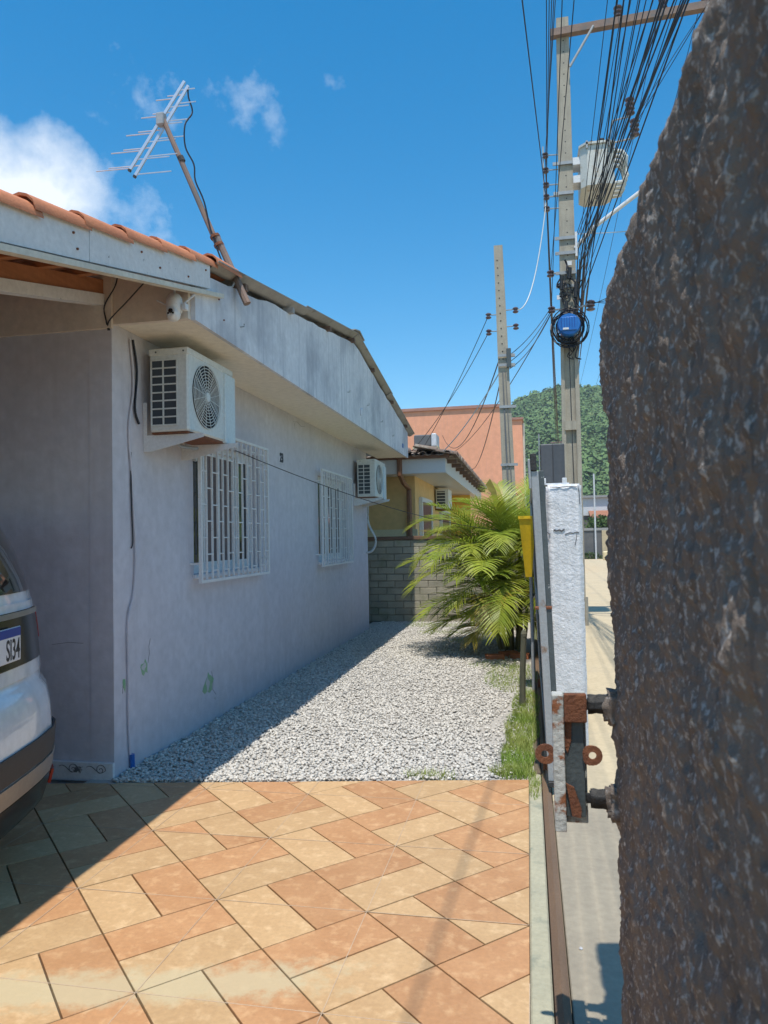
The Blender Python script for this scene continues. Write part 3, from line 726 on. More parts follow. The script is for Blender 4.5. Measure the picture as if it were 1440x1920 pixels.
# security camera
t = thing('security_camera', 'white dome security camera with two stub aerials under the overhang corner', 'security camera', (-2.085, 4.15, 2.845))
auto_smooth(part('dome_body', MB().lathe([(.012, .125), (.032, .122), (.047, .10), (.05, .07), (.05, .03), (.046, .012)][::-1], (0, 0, 0), 20), 'white_paint', t))
auto_smooth(part('camera_head', MB().lathe([(.008, -.045), (.026, -.038), (.038, -.022), (.043, 0), (.040, .02), (.030, .034)], (0, -.012, -.002), 20), 'white_paint', t))
fp = part('face_plate', MB().lathe([(.030, 0), (.030, -.008), (.026, -.012)], (.004, -.045, .002), 20, 'Y'), 'plate_white', t)
part('lens', MB().lathe([(.015, 0), (.014, -.006), (.008, -.008)], (.004, -.056, .006), 16, 'Y'), 'car_black', t)
for dx in (-.012, .020): part('infrared_led', MB().lathe([(.006, 0), (.006, -.004)], (dx, -.057, -.008), 8, 'Y'), 'car_black', t)
part('mount_arm', MB().tube([(0, 0, .124), (0, .0, .215)], .009, 8), 'white_paint', t)
part('mount_arm', MB().tube([(0, 0, .10), (.0, .046, .10)], .018, 8), 'white_paint', t)
part('aerial', MB().tube([(-.045, 0, .06), (-.12, .01, .10)], .006, 6), 'white_paint', t)
part('aerial', MB().tube([(.045, 0, .05), (.13, .01, .115)], .006, 6), 'white_paint', t)
part('socket_box', MB().cbox(.055, .085, -.02, .02, .02, .06, .004), 'white_paint', t)

# ------------------------------------------------------------------ roof antenna
t = thing('roof_antenna', 'log-periodic television antenna on a leaning wooden mast at the roof edge', 'antenna', (-1.905, 4.90, 3.13))
M0, M1 = Vector((0, 0, 0)), Vector((-.635, -.01, 1.43))
md = (M1-M0).normalized()
part('mast', MB().tube([M0, M0+md*.55], .027, 8, r2=.024), 'mast_wood', t)
part('mast', MB().tube([M0+md*.45+Vector((-.022, 0, 0)), M1], .021, 8, r2=.018), 'mast_wood', t)
for s in (.47, .54): part('clamp', MB().tube([M0+md*s+Vector((-.012, 0, 0)), M0+md*(s+.02)+Vector((-.012, 0, 0))], .037, 8), 'rust', t)
part('strut', MB().tube([M0+md*.20, Vector((-.10, -.03, .12)), Vector((-.20, -.10, .10))], .009, 6), 'galvanised', t)
part('mast_band', MB().tube([M0+md*1.18, M0+md*1.22], .024, 8), 'tar', t)
B0, B1 = Vector((-.865, -.06, 1.035)), Vector((-.490, .06, 1.715))
bd = (B1-B0).normalized(); off = Vector((.040, .0, -.05))
for k, o_ in enumerate((Vector((0, 0, 0)), off)):
    q = MB(); q.tube([B0+o_, B1+o_*.75], .013, 4); part('boom', q, 'alu', t)
    part('boom_cap', MB().tube([B0+o_-bd*.012, B0+o_+bd*.004], .0145, 4), 'black_plastic', t)
ed = Vector((1, .05, .0)).normalized()
for k in range(10):
    f = .02+.098*k; ln = .27*(1-.55*k/9)
    for sgn, o_ in ((-1, Vector((0, 0, 0))), (1, off)):
        if k % 2: sgn = -sgn
        c = B0.lerp(B1, f)+o_*(1-.25*f)
        part('element', MB().tube([c, c+ed*sgn*ln], .0042, 5), 'alu', t)
part('boom_bracket', MB().cbox(-.67, -.61, -.04, .02, 1.36, 1.45, .006), 'galvanised', t)
part('coax_cable', cable([B1+off*.7, B1+Vector((.03, 0, -.12)), B1+Vector((.06, 0, -.24)), Vector((-.45, -.02, 1.34)), Vector((-.45, -.02, 1.18)), Vector((-.385, -.02, 1.04)), Vector((-.375, -.02, .92)), Vector((-.31, -.02, .76)), Vector((-.25, -.03, .52)), Vector((-.15, -.03, .24))], .006, None), 'wire_black', t)

# ------------------------------------------------------------------ white car under the carport
car = thing('parked_car', 'white sport utility car parked under the carport, its rear and number plate showing', 'car', (-2.175, 2.71, 0), math.radians(14))
CZ = [.20, .27, .36, .46, .58, .70, .78, .82, .845, .95, 1.06, 1.16, 1.22, 1.30, 1.45, 1.58, 1.65]
CX = [-.05, .03, .055, .07, .08, .07, .05, .02, .0, -.012, -.02, -.03, -.04, -.06, -.115, -.18, -.27]
def rear(tt, z):
    x = float(np.interp(z, CZ, CX)); lo = z < .83
    rnd = .33 if lo else .20
    w = .90-(.035 if not lo else 0)-.13*max(0, min(1, (z-1.0)/.68))**1.25
    return Vector((x-rnd*abs(tt)**4.5-.05*abs(tt)**2, tt*w, z))
TS = [-1, -.97, -.92, -.84, -.72, -.5, -.25, 0, .25, .5, .72, .84, .92, .97, 1]
top = [(-.45, 1.70), (-1.2, 1.72), (-2.0, 1.69), (-2.45, 1.64), (-2.9, 1.36), (-3.2, 1.12), (-3.5, 1.04), (-4.0, .97), (-4.22, .86), (-4.32, .68), (-4.33, .40), (-4.2, .22), (-3.0, .19), (-1.2, .19)]
mb = MB(); rows = []
for tt in TS:
    row = [rear(tt, z) for z in CZ]
    for (x, z) in top:
        w = .90-.13*max(0, min(1, (z-1.0)/.68))**1.25; k = abs(tt)**5
        row.append(Vector((x+(.35*k if x < -3.9 else 0), tt*w*(1-.06*(x < -4.1)), z-(.03*k if z > 1.4 else 0))))
    rows.append(row)
m = len(rows[0])
for row in rows: mb.v += [tuple(p) for p in row]
for a in range(len(TS)-1):
    for k in range(m): mb.f.append((a*m+k, a*m+(k+1) % m, (a+1)*m+(k+1) % m, (a+1)*m+k))
mb.f += [tuple(range(m)), tuple(range((len(TS)-1)*m, len(TS)*m))[::-1]]
body = part('body', mb, 'car_white', car); auto_smooth(body, 38)
def patch(name, z0, z1, t0, t1, off, mat, parent, nz=7, nt=13, thick=.012):
    q = MB(); G = []
    for a in range(nz):
        for b in range(nt):
            z = z0+(z1-z0)*a/(nz-1); tt = t0+(t1-t0)*b/(nt-1)
            p = rear(tt, z); e = 1e-3
            n_ = (rear(min(1, tt+e), z)-rear(max(-1, tt-e), z)).cross(rear(tt, z+e)-rear(tt, z-e)).normalized()
            G.append((p, n_))
    nn = nz*nt
    q.v = [tuple(p+n_*off) for p, n_ in G]+[tuple(p+n_*(off-thick)) for p, n_ in G]
    for a in range(nz-1):
        for b in range(nt-1):
            i = a*nt+b; q.f += [(i, i+1, i+nt+1, i+nt), (nn+i, nn+i+nt, nn+i+nt+1, nn+i+1)]
    ring = [b for b in range(nt)]+[a*nt+nt-1 for a in range(1, nz)]+[(nz-1)*nt+b for b in range(nt-2, -1, -1)]+[a*nt for a in range(nz-2, 0, -1)]
    for i in range(len(ring)): q.f.append((ring[i], ring[(i+1) % len(ring)], nn+ring[(i+1) % len(ring)], nn+ring[i]))
    o = part(name, q, mat, parent); auto_smooth(o, 40); return o
tg = patch('tailgate_panel', .855, 1.19, -.86, .86, .006, 'car_white', car)
patch('rear_window', 1.235, 1.61, -.86, .86, .006, 'car_glass', car)
pn = patch('plate_recess', .915, 1.155, -.66, .66, .011, 'car_black', car)
patch('chrome_strip', 1.128, 1.152, -.66, .66, .018, 'car_silver', car)
for s in (-1, 1):
    patch('tail_light', 1.0, 1.14, min(s*.69, s*.97), max(s*.69, s*.98), .012, 'car_red', car, nt=7)
    patch('reflector', .30, .365, min(s*.62, s*.92), max(s*.62, s*.92), .022, 'car_red', car, nt=7)
    patch('bumper_corner', .615, .80, min(s*.86, s*.995), max(s*.86, s*.995), .010, 'car_white', car, nt=6)
patch('bumper_cladding', .485, .595, -.985, .985, .010, 'car_trim', car)
patch('skid_band', .395, .475, -.975, .975, .012, 'car_silver', car)
patch('lower_valance', .21, .388, -.97, .97, .010, 'car_black', car)
pl = part('number_plate', MB().cbox(.008, .016, -.205, .205, .950, 1.098, .003), 'plate_white', car, label='white number plate with a blue top band, ending in I34')
part('plate_band', MB().box(.0162, .0172, -.200, .200, 1.058, 1.095), 'plate_blue', pl)
text_part('plate_text', 'SI34', .125, 'ink', pl, frame_matrix((.0165, .195, .962), (0, 1, 0), (0, 0, 1)), .0008, .62, .0015)
for x in (-.86, -3.42):
    for s in (-1, 1):
        wq = part('wheel', MB().lathe([(.20, -.11), (.31, -.115), (.345, -.09), (.35, 0), (.345, .09), (.31, .115), (.20, .11)], (x, s*.80, .35), 28, 'Y'), 'rubber', car); auto_smooth(wq)
        part('rim', MB().lathe([(.205, 0), (.20, s*.004), (.06, s*.012)], (x, s*.911, .35), 20, 'Y'), 'car_silver', wq)
        part('wheel_arch', MB().tube([(x+.41*math.cos(a), s*.892, .35+.41*math.sin(a)) for a in np.linspace(-.15, math.pi+.15, 20)], .022, 6), 'car_trim', car)
for s in (-1, 1):
    part('side_window', MB().prism([(-.75, s*.815, 1.20), (-2.75, s*.845, 1.16), (-2.35, s*.70, 1.56), (-1.0, s*.70, 1.58)], (0, s*.006, .002)), 'car_glass', car)
    part('side_mirror', MB().cbox(-2.75, -2.62, s*.99-.09, s*.99+.09, 1.08, 1.22, .02), 'car_white', car)

# ------------------------------------------------------------------ rough wall beside the camera
def vnoise(P, seed=0):
    """value noise on an Nx3 array"""
    Pi = np.floor(P).astype(np.int64); F = P-Pi; F = F*F*(3-2*F); out = 0
    def h(a): 
        n_ = (a[:, 0]*374761393+a[:, 1]*668265263+a[:, 2]*2147483647+seed*974634777) & 0x7fffffff
        n_ = (n_ ^ (n_ >> 13))*1274126177 & 0x7fffffff; return ((n_ ^ (n_ >> 16)) & 0xffff)/65535.0
    for dx in (0, 1):
        for dy in (0, 1):
            for dz in (0, 1):
                w = (F[:, 0] if dx else 1-F[:, 0])*(F[:, 1] if dy else 1-F[:, 1])*(F[:, 2] if dz else 1-F[:, 2])
                out = out+w*h(Pi+np.array([dx, dy, dz]))
    return out*2-1
def grid_mesh(name, path, zs_or_pts, dispf, mat, parent=None):
    """path: function (u,v)->pos,normal sampled as arrays"""
    P, Nn, nu, nv = path
    P2 = dispf(P, Nn)
    me = bpy.data.meshes.new(name)
    idx = np.arange(nu*nv).reshape(nu, nv); q = np.stack([idx[:-1, :-1], idx[1:, :-1], idx[1:, 1:], idx[:-1, 1:]], -1).reshape(-1, 4)
    me.vertices.add(nu*nv); me.vertices.foreach_set('co', P2.reshape(-1)); nf = len(q); me.loops.add(nf*4); me.loops.foreach_set('vertex_index', q.reshape(-1).astype(np.int32)); me.polygons.add(nf)
    me.polygons.foreach_set('loop_start', np.arange(0, nf*4, 4, dtype=np.int32)); me.polygons.foreach_set('loop_total', np.full(nf, 4, dtype=np.int32))
    me.polygons.foreach_set('use_smooth', np.ones(nf, dtype=bool)); me.update(calc_edges=True); me.materials.append(MATS[mat])
    return link(name, me, parent)
# closed outline in plan: street face -> end -> yard face; swept up and over the top
Xn0, Xn1, YE, ZT = .218, .42, 2.125, 2.095
ys_f = np.concatenate([np.linspace(-1.6, .45, 30), np.linspace(.455, YE-.03, 290)])
prof = [(Xn0, y) for y in ys_f] + [(Xn0+.03-.03*math.cos(a), YE-.03+.03*math.sin(a)) for a in np.linspace(.3, math.pi/2, 6)] + [(x, YE) for x in np.linspace(Xn0+.04, Xn1-.04, 24)] + [(Xn1-.03+.03*math.sin(a), YE-.03+.03*math.cos(a)) for a in np.linspace(0.1, math.pi/2, 6)] + [(Xn1, y) for y in np.linspace(YE-.05, -1.6, 60)]
prof = np.array(prof); ctr = np.stack([np.full(len(prof), (Xn0+Xn1)/2), np.clip(prof[:, 1], -2, YE-.10)], 1)
zl = np.linspace(-.12, ZT-.05, 340)
lev = [(z, 1.0) for z in zl] + [(ZT-.05+.05*math.sin(a), 1-.45*(1-math.cos(a))) for a in np.linspace(.2, math.pi/2, 7)] + [(ZT+.004, .3), (ZT+.006, 0.0)]
P = []; 
for (z, s) in lev:
    xy = ctr+(prof-ctr)*s
    # far top corner is worn round
    xy = xy.copy(); wear = np.clip((z-(ZT-.14))/.14, 0, 1)**2*.10; xy[:, 1] = np.minimum(xy[:, 1], YE-wear)
    P.append(np.concatenate([xy, np.full((len(xy), 1), z)], 1))
P = np.array(P); nu, nv = P.shape[:2]; Pf = P.reshape(-1, 3)
du = np.gradient(P, axis=0); dv = np.gradient(P, axis=1); Nn = np.cross(dv, du); Nn /= (np.linalg.norm(Nn, axis=-1, keepdims=True)+1e-9); Nn = Nn.reshape(-1, 3)
cv = np.concatenate([np.repeat(ctr[None], nu, 0), P[..., 2:]], -1).reshape(-1, 3); flip = np.sign(np.einsum('ij,ij->i', Nn, Pf-cv)+1e-9); Nn *= flip[:, None]
def render_disp(P, Nn):
    Q = P*np.array([1, 1, .75])
    d = .012*vnoise(Q*7, 1)+.009*vnoise(Q*19, 2)+.0035*vnoise(P*47, 3)+.0026*vnoise(P*85, 4)+.0026*np.clip(vnoise(P*150, 9), -.3, 1)
    d = d+.006*np.clip(vnoise(P*42, 5)-.5, 0, 1)*2+.0025*vnoise(P*65, 8)+.0022*vnoise(P*120, 6)
    lim = np.clip((np.hypot(P[:, 1], P[:, 0])-.30)/.2, 0, 1)
    return P+Nn*(d*lim)[:, None]
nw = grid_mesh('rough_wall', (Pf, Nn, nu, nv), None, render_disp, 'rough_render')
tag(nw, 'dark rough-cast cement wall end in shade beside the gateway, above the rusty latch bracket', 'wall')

# latch bracket on that wall
latch = t = thing('latch_bracket', 'rusty white and black steel latch channel standing off the rough cement wall', 'latch', (.222, 2.06, .66))
part('channel_back', MB().cbox(-.170, -.166+.085, .030, .036, .01, .362, .002), 'rusty_white', t)
part('channel_flange', MB().cbox(-.170, -.140, -.014, .0295, .0, .362, .002), 'rusty_white', t, label='flaking white flange of the latch channel')
part('channel_web', MB().cbox(-.139, -.088, .004, .0295, .035, .350, .002), 'dark_steel', t)
part('channel_cap', MB().cbox(-.1385, -.080, -.016, .0035, .290, .3655, .003), 'rust', t)
part('channel_foot', MB().prism([(-.1385, -.004, .125), (-.118, -.004, .115), (-.100, -.004, .06), (-.102, -.004, .035), (-.125, -.004, .04)], (0, .0075, 0)), 'rust', t)
part('rust_patch', MB().prism([(-.1385, .0, .29), (-.120, .0, .29), (-.122, .0, .24), (-.132, .0, .205), (-.1385, .0, .22)], (0, .0035, 0)), 'rust', t)
STUBS = []
for z in (.335, .085):
    STUBS.append(z)
def ring_plate(cx, cz, sgn, mat):
    q = MB(); n = 16; R_, r_ = .026, .010; o = []; i_ = []
    for k in range(n):
        a = 2*math.pi*k/n; x, z = R_*math.cos(a), R_*math.sin(a)
        if sgn*x < 0: z = math.copysign(min(abs(z)*1.0+.004, R_), z if z else 1)
        o.append((cx+x, cz+z)); i_.append((cx+r_*math.cos(a), cz+r_*math.sin(a)))
    for y in (-.006, .0): q.v += [(x, y, z) for x, z in o]+[(x, y, z) for x, z in i_]
    for k in range(n):
        k2 = (k+1) % n; q.f += [(k, k2, n+k2, n+k), (2*n+k, 3*n+k, 3*n+k2, 2*n+k2), (k, 2*n+k, 2*n+k2, k2), (n+k, n+k2, 3*n+k2, 3*n+k)]
    return part('padlock_eye', q, mat, t)
ring_plate(-.068, .202, 1, 'rust'); ring_plate(-.192, .202, -1, 'rust')

# ------------------------------------------------------------------ white gate pillar, box on top, boundary wall
def rough_box(name, x0, x1, y0, y1, z0, z1, res, amp, mat, freq, parent=None):
    b = bmesh.new(); bmesh.ops.create_cube(b, size=1)
    nz = max(1, int((z1-z0)/res)); 
    for v in b.verts: v.co = Vector((x0 if v.co.x < 0 else x1, y0 if v.co.y < 0 else y1, z0 if v.co.z < 0 else z1))
    bmesh.ops.bevel(b, geom=[e for e in b.edges], offset=.012, segments=2, affect='EDGES')
    for _ in range(6):
        es = [e for e in b.edges if e.calc_length() > res*1.6]
        if not es: break
        bmesh.ops.subdivide_edges(b, edges=es, cuts=1, use_grid_fill=True)
    bmesh.ops.triangulate(b, faces=[f for f in b.faces if len(f.verts) > 4]); b.normal_update()
    Pv = np.array([v.co[:] for v in b.verts]); d = amp*(vnoise(Pv*freq, 11)+.6*vnoise(Pv*freq*2.3, 12)+.35*vnoise(Pv*freq*5, 13))
    for v, k in zip(b.verts, d): v.co += v.normal*float(k)
    me = bpy.data.meshes.new(name); b.to_mesh(me); b.free(); me.materials.append(MATS[mat])
    for p in me.polygons: p.use_smooth = True
    return link(name, me, parent)
pil = thing('gate_pillar', 'white-painted rough plaster gate pillar with a cracked top, under the grey box', 'pillar', (.13, 5.2, 0))
rough_box('shaft', .0, .238, .0, .25, -.06, 1.80, .018, .0035, 'pillar_paint', 22, pil)
def cr(pts, r=.0022): part('crack_line', MB().tube([(x, -.004, z) for x, z in pts], r, 5), 'crack', pil)
cr([(.0, 1.475), (.012, 1.462), (.022, 1.458)], .003); cr([(.045, 1.488), (.065, 1.480), (.085, 1.485), (.10, 1.478), (.118, 1.49)], .0055); cr([(.12, 1.455), (.15, 1.465), (.175, 1.462), (.20, 1.47), (.215, 1.462)], .003); cr([(.20, 1.458), (.195, 1.42), (.185, 1.38)]); cr([(.215, 1.79), (.222, 1.74), (.225, 1.66)])
cr([(.03, 1.782), (.09, 1.778), (.15, 1.783), (.21, 1.779)], .0025)
t = thing('meter_box', 'dark grey two-leaf metal box standing on the white gate pillar', 'box', (.13, 5.24, 1.80))
part('cabinet', MB().cbox(-.028, .135, .004, .13, .012, .285, .004), 'box_grey', t)
part('door', MB().cbox(-.026, .052, -.004, .0035, .016, .281, .003), 'box_grey', t); part('door', MB().cbox(.056, .133, -.004, .0035, .016, .281, .003), 'box_grey', t)
for x in (-.022, .118): part('foot_bracket', MB().cbox(x-.006, x+.026, -.012, -.0045, -.001, .045, .003), 'white_paint', t)
part('base_plate', MB().box(-.035, .16, -.008, .14, -.001, .0115), 'white_paint', t)
part('rod', MB().tube([(-.036, .02, -.05), (-.036, .02, .36)], .0045, 6), 'galvanised', t)
for z in STUBS:
    b_ = rough_box('wall_stub', -.0875, .02, -.004, .030, z-.026, z+.024, .008, .0035, 'tar', 70, latch)
    rough_box('mortar_collar', -.034, .03, -.02, .048, z-.055, z+.036, .010, .009, 'rough_render', 45, b_)
bw = part('boundary_wall', MB().box(.155, .33, 5.455, 12.55, -.1, 1.55), 'old_wall'); tag(bw, 'dark low boundary wall running behind the white pillar along the pavement', 'wall')

# sliding gate leaf, seen end on
gate = thing('sliding_gate', 'weathered galvanised sliding gate leaf seen end-on beside the white pillar', 'gate', (.105, 4.3, .02))
gate.rotation_euler = (0, math.radians(-1.7), 0)
part('end_post', MB().cbox(-.025, .018, 0, .045, .05, 1.80, .003), 'galvanised', gate)
part('gap_shade_strip', MB().cbox(.0185, .048, .008, .03, .05, 1.80, .002), 'dark_steel', gate)  # dark-coloured strip standing in for the shaded gap beside the pillar
part('end_post', MB().cbox(-.025, .018, 3.15, 3.195, .05, 1.80, .003), 'galvanised', gate)
for z in (.055, .93, 1.75): part('cross_rail', MB().cbox(-.022, .015, .046, 3.149, z, z+.045, .003), 'galvanised', gate)
for k in range(24): part('upright', MB().box(-.012, .006, .16+.124*k, .178+.124*k, .101, 1.749), 'dark_steel', gate)
for y in (.35, 2.85): part('roller', MB().lathe([(.045, -.012), (.034, 0), (.045, .012)], (-.037, y, .045), 16, 'X'), 'rust', gate)
part('latch_bar', MB().cbox(-.040, -.0255, -.01, .03, 1.70, 1.87, .003), 'galvanised', gate)
lk = part('lock_case', MB().cbox(-.0255, .010, -.012, .05, 1.802, 1.90, .004), 'tar', gate)
for z in (1.02,): part('bolt_lug', MB().tube([(-.045, .01, z), (.05, .01, z)], .010, 8), 'rust', gate)
part('bottom_guide', MB().cbox(-.026, .022, -.02, .06, .02, .05, .003), 'tar', gate)

# yellow bin and post
t = thing('yellow_bin', 'bright yellow tapered bin hung on a steel post beside the palm', 'bin', (.0, 7.0, 0))
q = MB()
ring = lambda w, d, z: [(-w, -d, z), (w, -d, z), (w, d, z), (-w, d, z)]
q.add(ring(.030, .05, 1.07)+ring(.076, .13, 1.62)+ring(.068, .122, 1.62)+ring(.026, .045, 1.09), [(3, 2, 1, 0), (0, 1, 5, 4), (1, 2, 6, 5), (2, 3, 7, 6), (3, 0, 4, 7), (4, 5, 9, 8), (5, 6, 10, 9), (6, 7, 11, 10), (7, 4, 8, 11), (8, 9, 13, 12), (9, 10, 14, 13), (10, 11, 15, 14), (11, 8, 12, 15), (12, 13, 14, 15)])
part('tub', q, 'bin_yellow', t)
rm = MB()
for (a, b, c, d) in ((-.082, .082, -.138, -.126), (-.082, .082, .126, .138), (-.082, -.070, -.1259, .1259), (.070, .082, -.1259, .1259)): rm.box(a, b, c, d, 1.605, 1.632)
part('rim', rm, 'bin_yellow', t)
part('post', MB().tube([(.02, .17, -.06), (.02, .17, 1.58)], .018, 8), 'galvanised', t)
part('hanger', MB().box(.0, .04, .1385, .16, 1.50, 1.58), 'galvanised', t)

# stake in the grass
st = part('wooden_stake', MB().tube([(0, 0, -.08), (.012, -.02, .30), (.03, -.04, .60)], .030, 8, r2=.026).lathe([(.026, .59), (.028, .615), (.018, .64), (.005, .648)], (.031, -.041, 0), 8), 'stake_wood')
st.location = (-.085, 6.5, 0); tag(st, 'short dark wooden stake standing in the grass beside the gate rail', 'stake')

# ------------------------------------------------------------------ block wall at the back of the yard
bwall = thing('block_wall', 'low concrete block wall with a brown coping closing the gravel yard', 'wall', (0, 12.75, 0))
part('mortar_core', MB().box(-4.2, .15, .02, .12, -.1, 1.42), 'mortar', bwall)
blk = MB().cbox(0, .285, -.004, .05, 0, .110, .005).mesh('block', 'block'); half = MB().cbox(0, .135, -.004, .05, 0, .110, .005).mesh('block', 'block')
for r in range(12):
    x = -4.2; z = .004+.118*r; k = 0
    while x < .1:
        me = half if (r % 2 and k == 0) else blk; ln = .285 if me is blk else .135
        if x+ln > .15: break
        if not (-4.2 <= x < -3.3 and False):
            o = link('block', me, bwall); o.location = (x+random.uniform(-.002, .002), random.uniform(-.004, .004), z+random.uniform(-.002, .002))
        x += ln+.008; k += 1
part('coping', MB().cbox(-4.25, .16, -.03, .15, 1.422, 1.485, .006), 'brown_cap', bwall)

# ------------------------------------------------------------------ yellow neighbour house
yh = thing('yellow_house', 'ochre yellow bungalow with white eaves, brown downpipe and red shutters behind the block wall', 'house', (0, 0, 0))
part('front_wall', MB().box(-8, -2.1, 14.0, 14.2, -.1, 2.75), 'yellow_wall', yh)
part('side_wall', MB().box(-2.3, -2.101, 14.201, 23.5, -.1, 2.75), 'yellow_wall', yh)
part('porch_wall', MB().box(-2.099, -1.55, 20.6, 20.8, -.1, 2.62), 'orange_wall', yh)
part('base_band', MB().box(-8, -2.28, 13.94, 13.999, 1.40, 1.62), 'cream_band', yh)
part('base_band', MB().box(-2.20, -2.06, 13.94, 13.999, 1.40, 1.62), 'cream_band', yh)
part('soffit', MB().box(-8, -1.50, 13.45, 24, 2.64, 2.68), 'plate_white', yh)
part('eave_fascia', MB().box(-8, -1.44, 13.40, 13.449, 2.635, 2.90), 'plate_white', yh); part('eave_fascia', MB().box(-1.499, -1.44, 13.45, 24, 2.635, 2.90), 'plate_white', yh)
part('gutter', MB().box(-8, -1.36, 13.30, 13.399, 2.90, 2.955), 'brown_pipe', yh)
rq = MB().add([(-8, 13.33, 2.93), (-1.30, 13.33, 2.93), (-1.30, 24.2, 2.93), (-8, 24.2, 2.93), (-8, 17.2, 3.72), (-4.4, 17.2, 3.72), (-4.4, 20.3, 3.72), (-8, 20.3, 3.72)],
              [(3, 2, 1, 0), (0, 1, 5, 4), (1, 2, 6, 5), (2, 3, 7, 6), (4, 5, 6, 7), (3, 0, 4, 7)])
rf = part('roof', rq, 'old_tile', yh)
otile = barrel_tile('roof_tile', 'old_tile')
a1 = math.atan(.79/3.87)
for c in range(13):
    for r in range(4):
        x = -1.32-.222*c-.0*r; y = 13.22+.37*r
        if x < -1.32-.80*.37*r-.15 or r == 0:
            o = link('roof_tile', otile, yh); o.location = (x, y, 2.965+(y-13.33)*math.tan(a1)); o.rotation_euler = (a1+random.uniform(-.03, .02), random.uniform(-.04, .04), random.uniform(-.03, .03))
a2 = math.atan(.79/3.1)
for c in range(44):
    for r in range(2):
        y = 13.45+.232*c; x = -1.22-.37*r
        o = link('roof_tile', otile, yh); o.location = (x, y, 2.95+(-1.30-x)*math.tan(a2)); o.rotation_euler = Matrix.Rotation(math.pi/2, 3, 'Z').to_euler()
        o.rotation_euler = (Matrix.Rotation(math.pi/2, 3, 'Z') @ Matrix.Rotation(a2+random.uniform(-.03, .02), 3, 'X')).to_euler()
for k in range(12): part('rafter_end', MB().box(-1.439, -1.26, 13.7+.85*k, 13.76+.85*k, 2.83, 2.90), 'dark_wood', yh)
part('downpipe', MB().tube([(-2.28, 13.36, 2.92), (-2.28, 13.36, 2.62), (-2.25, 13.60, 2.48), (-2.20, 13.90, 2.38), (-2.20, 13.93, 1.2), (-2.20, 13.93, .2)], .05, 8), 'brown_pipe', yh)
def side_window(y0, y1, z0, z1):
    w = part('window', MB().box(-2.1, -2.03, y0, y0+.09, z0, z1).box(-2.1, -2.03, y1-.09, y1, z0, z1).box(-2.1, -2.03, y0+.09, y1-.09, z1-.09, z1).box(-2.1, -2.03, y0+.09, y1-.09, z0, z0+.09), 'plate_white', yh)
    n = 4; ww = (y1-y0-.18)/n
    for k in range(n):
        sh = part('shutter', MB().cbox(-2.085, -2.055, y0+.09+ww*k+.005, y0+.09+ww*(k+1)-.005, z0+.09, z1-.09, .004), 'shutter_red', w)
    return w
side_window(14.5, 16.1, 1.05, 2.26); side_window(17.9, 19.9, 1.0, 2.12)
t = thing('small_air_conditioner', 'small outdoor air conditioner on the side wall of the yellow house', 'air conditioner', (-2.1, 17.0, 2.12))
part('casing', MB().cbox(.03, .33, 0, .75, 0, .45, .01), 'ac_white', t)
lv = part('louvre', MB().box(.06, .25, -.004, .002, .05, .40), 'fin_metal', t)
for z in (.09, .16, .23, .30, .37): part('louvre_bar', MB().box(.055, .255, -.010, -.0045, z-.008, z+.008), 'ac_white', lv)
for y in (.1, .6): part('bracket', MB().box(-.0, .36, y, y+.04, -.04, -.001), 'rust', t)
t = thing('roof_tank', 'small grey and white box on the yellow house roof by the coral wall', 'tank', (-2.12, 16.0, 3.44))
part('body', MB().cbox(-.28, .10, 0, .5, .02, .27, .02), 'far_grey', t); part('end_cover', MB().cbox(.105, .22, -.02, .52, 0, .29, .02), 'far_white', t)
part('saddle', MB().box(-.32, .24, .05, .45, -.12, .018), 'cream_band', t)

# ------------------------------------------------------------------ coral building
cb = thing('coral_building', 'tall windowless coral pink rendered building behind the small pole', 'building', (0, 0, 0))
part('main_wall', MB().box(-10.5, -.86, 30, 40, -.1, 6.66), 'coral', cb); part('parapet_cap', MB().box(-10.6, -.82, 29.93, 40.05, 6.661, 6.78), 'coral_cap', cb)
part('stair_wall', MB().box(-.859, -.10, 30.12, 38, -.1, 6.13), 'coral', cb); part('parapet_cap', MB().box(-.819, -.05, 30.05, 38.05, 6.131, 6.22), 'coral_cap', cb)
part('downpipe', MB().tube([(-.06, 30.3, 0), (-.06, 30.3, 6.0)], .05, 6), 'cream_trim', cb)

# ------------------------------------------------------------------ far end of the street
t = thing('far_white_house', 'white flat-roofed house far down the street below the hill', 'house', (0, 0, 0))
part('upper_wall', MB().box(2.6, 9.5, 52, 60, 2.75, 3.95), 'far_white', t); part('roof_edge', MB().box(2.5, 9.6, 51.8, 60.2, 3.951, 4.1), 'stone_grey', t)
part('tiled_canopy', MB().prism([(4.1, 50.6, 2.55), (9.6, 50.6, 2.55), (9.6, 52, 2.95), (4.1, 52, 2.95)], (0, 0, .12)), 'far_tile', t)
part('lower_wall', MB().box(2.6, 9.5, 52.1, 60, -.1, 2.749), 'far_grey', t)
for x in (4.3, 5.4, 6.6): part('window', MB().box(x, x+.8, 52.06, 52.099, 1.4, 2.2), 'pane', t)
fw_ = thing('far_fence_wall', 'dark grey street wall with concrete posts far down the street', 'wall', (0, 48, 0))
part('panel', MB().box(2.6, 4.55, .05, .17, -.1, 1.70), 'far_grey', fw_); part('coping', MB().box(2.5, 9.0, 0, .22, 1.701, 1.86), 'stone_grey', fw_)
part('panel', MB().box(4.91, 9.0, .05, .17, -.1, 1.70), 'far_grey', fw_); part('post', MB().box(4.552, 4.908, -.04, .25, -.1, 1.70), 'concrete', fw_)
for x in (3.72,): 
    t = part('far_lamp_pole', MB().tube([(0, 0, -.1), (0, 0, 5.2)], .05, 6), 'far_white'); t.location = (4.1, 47.2, 0); tag(t, 'thin pale pole in front of the far white house', 'pole')
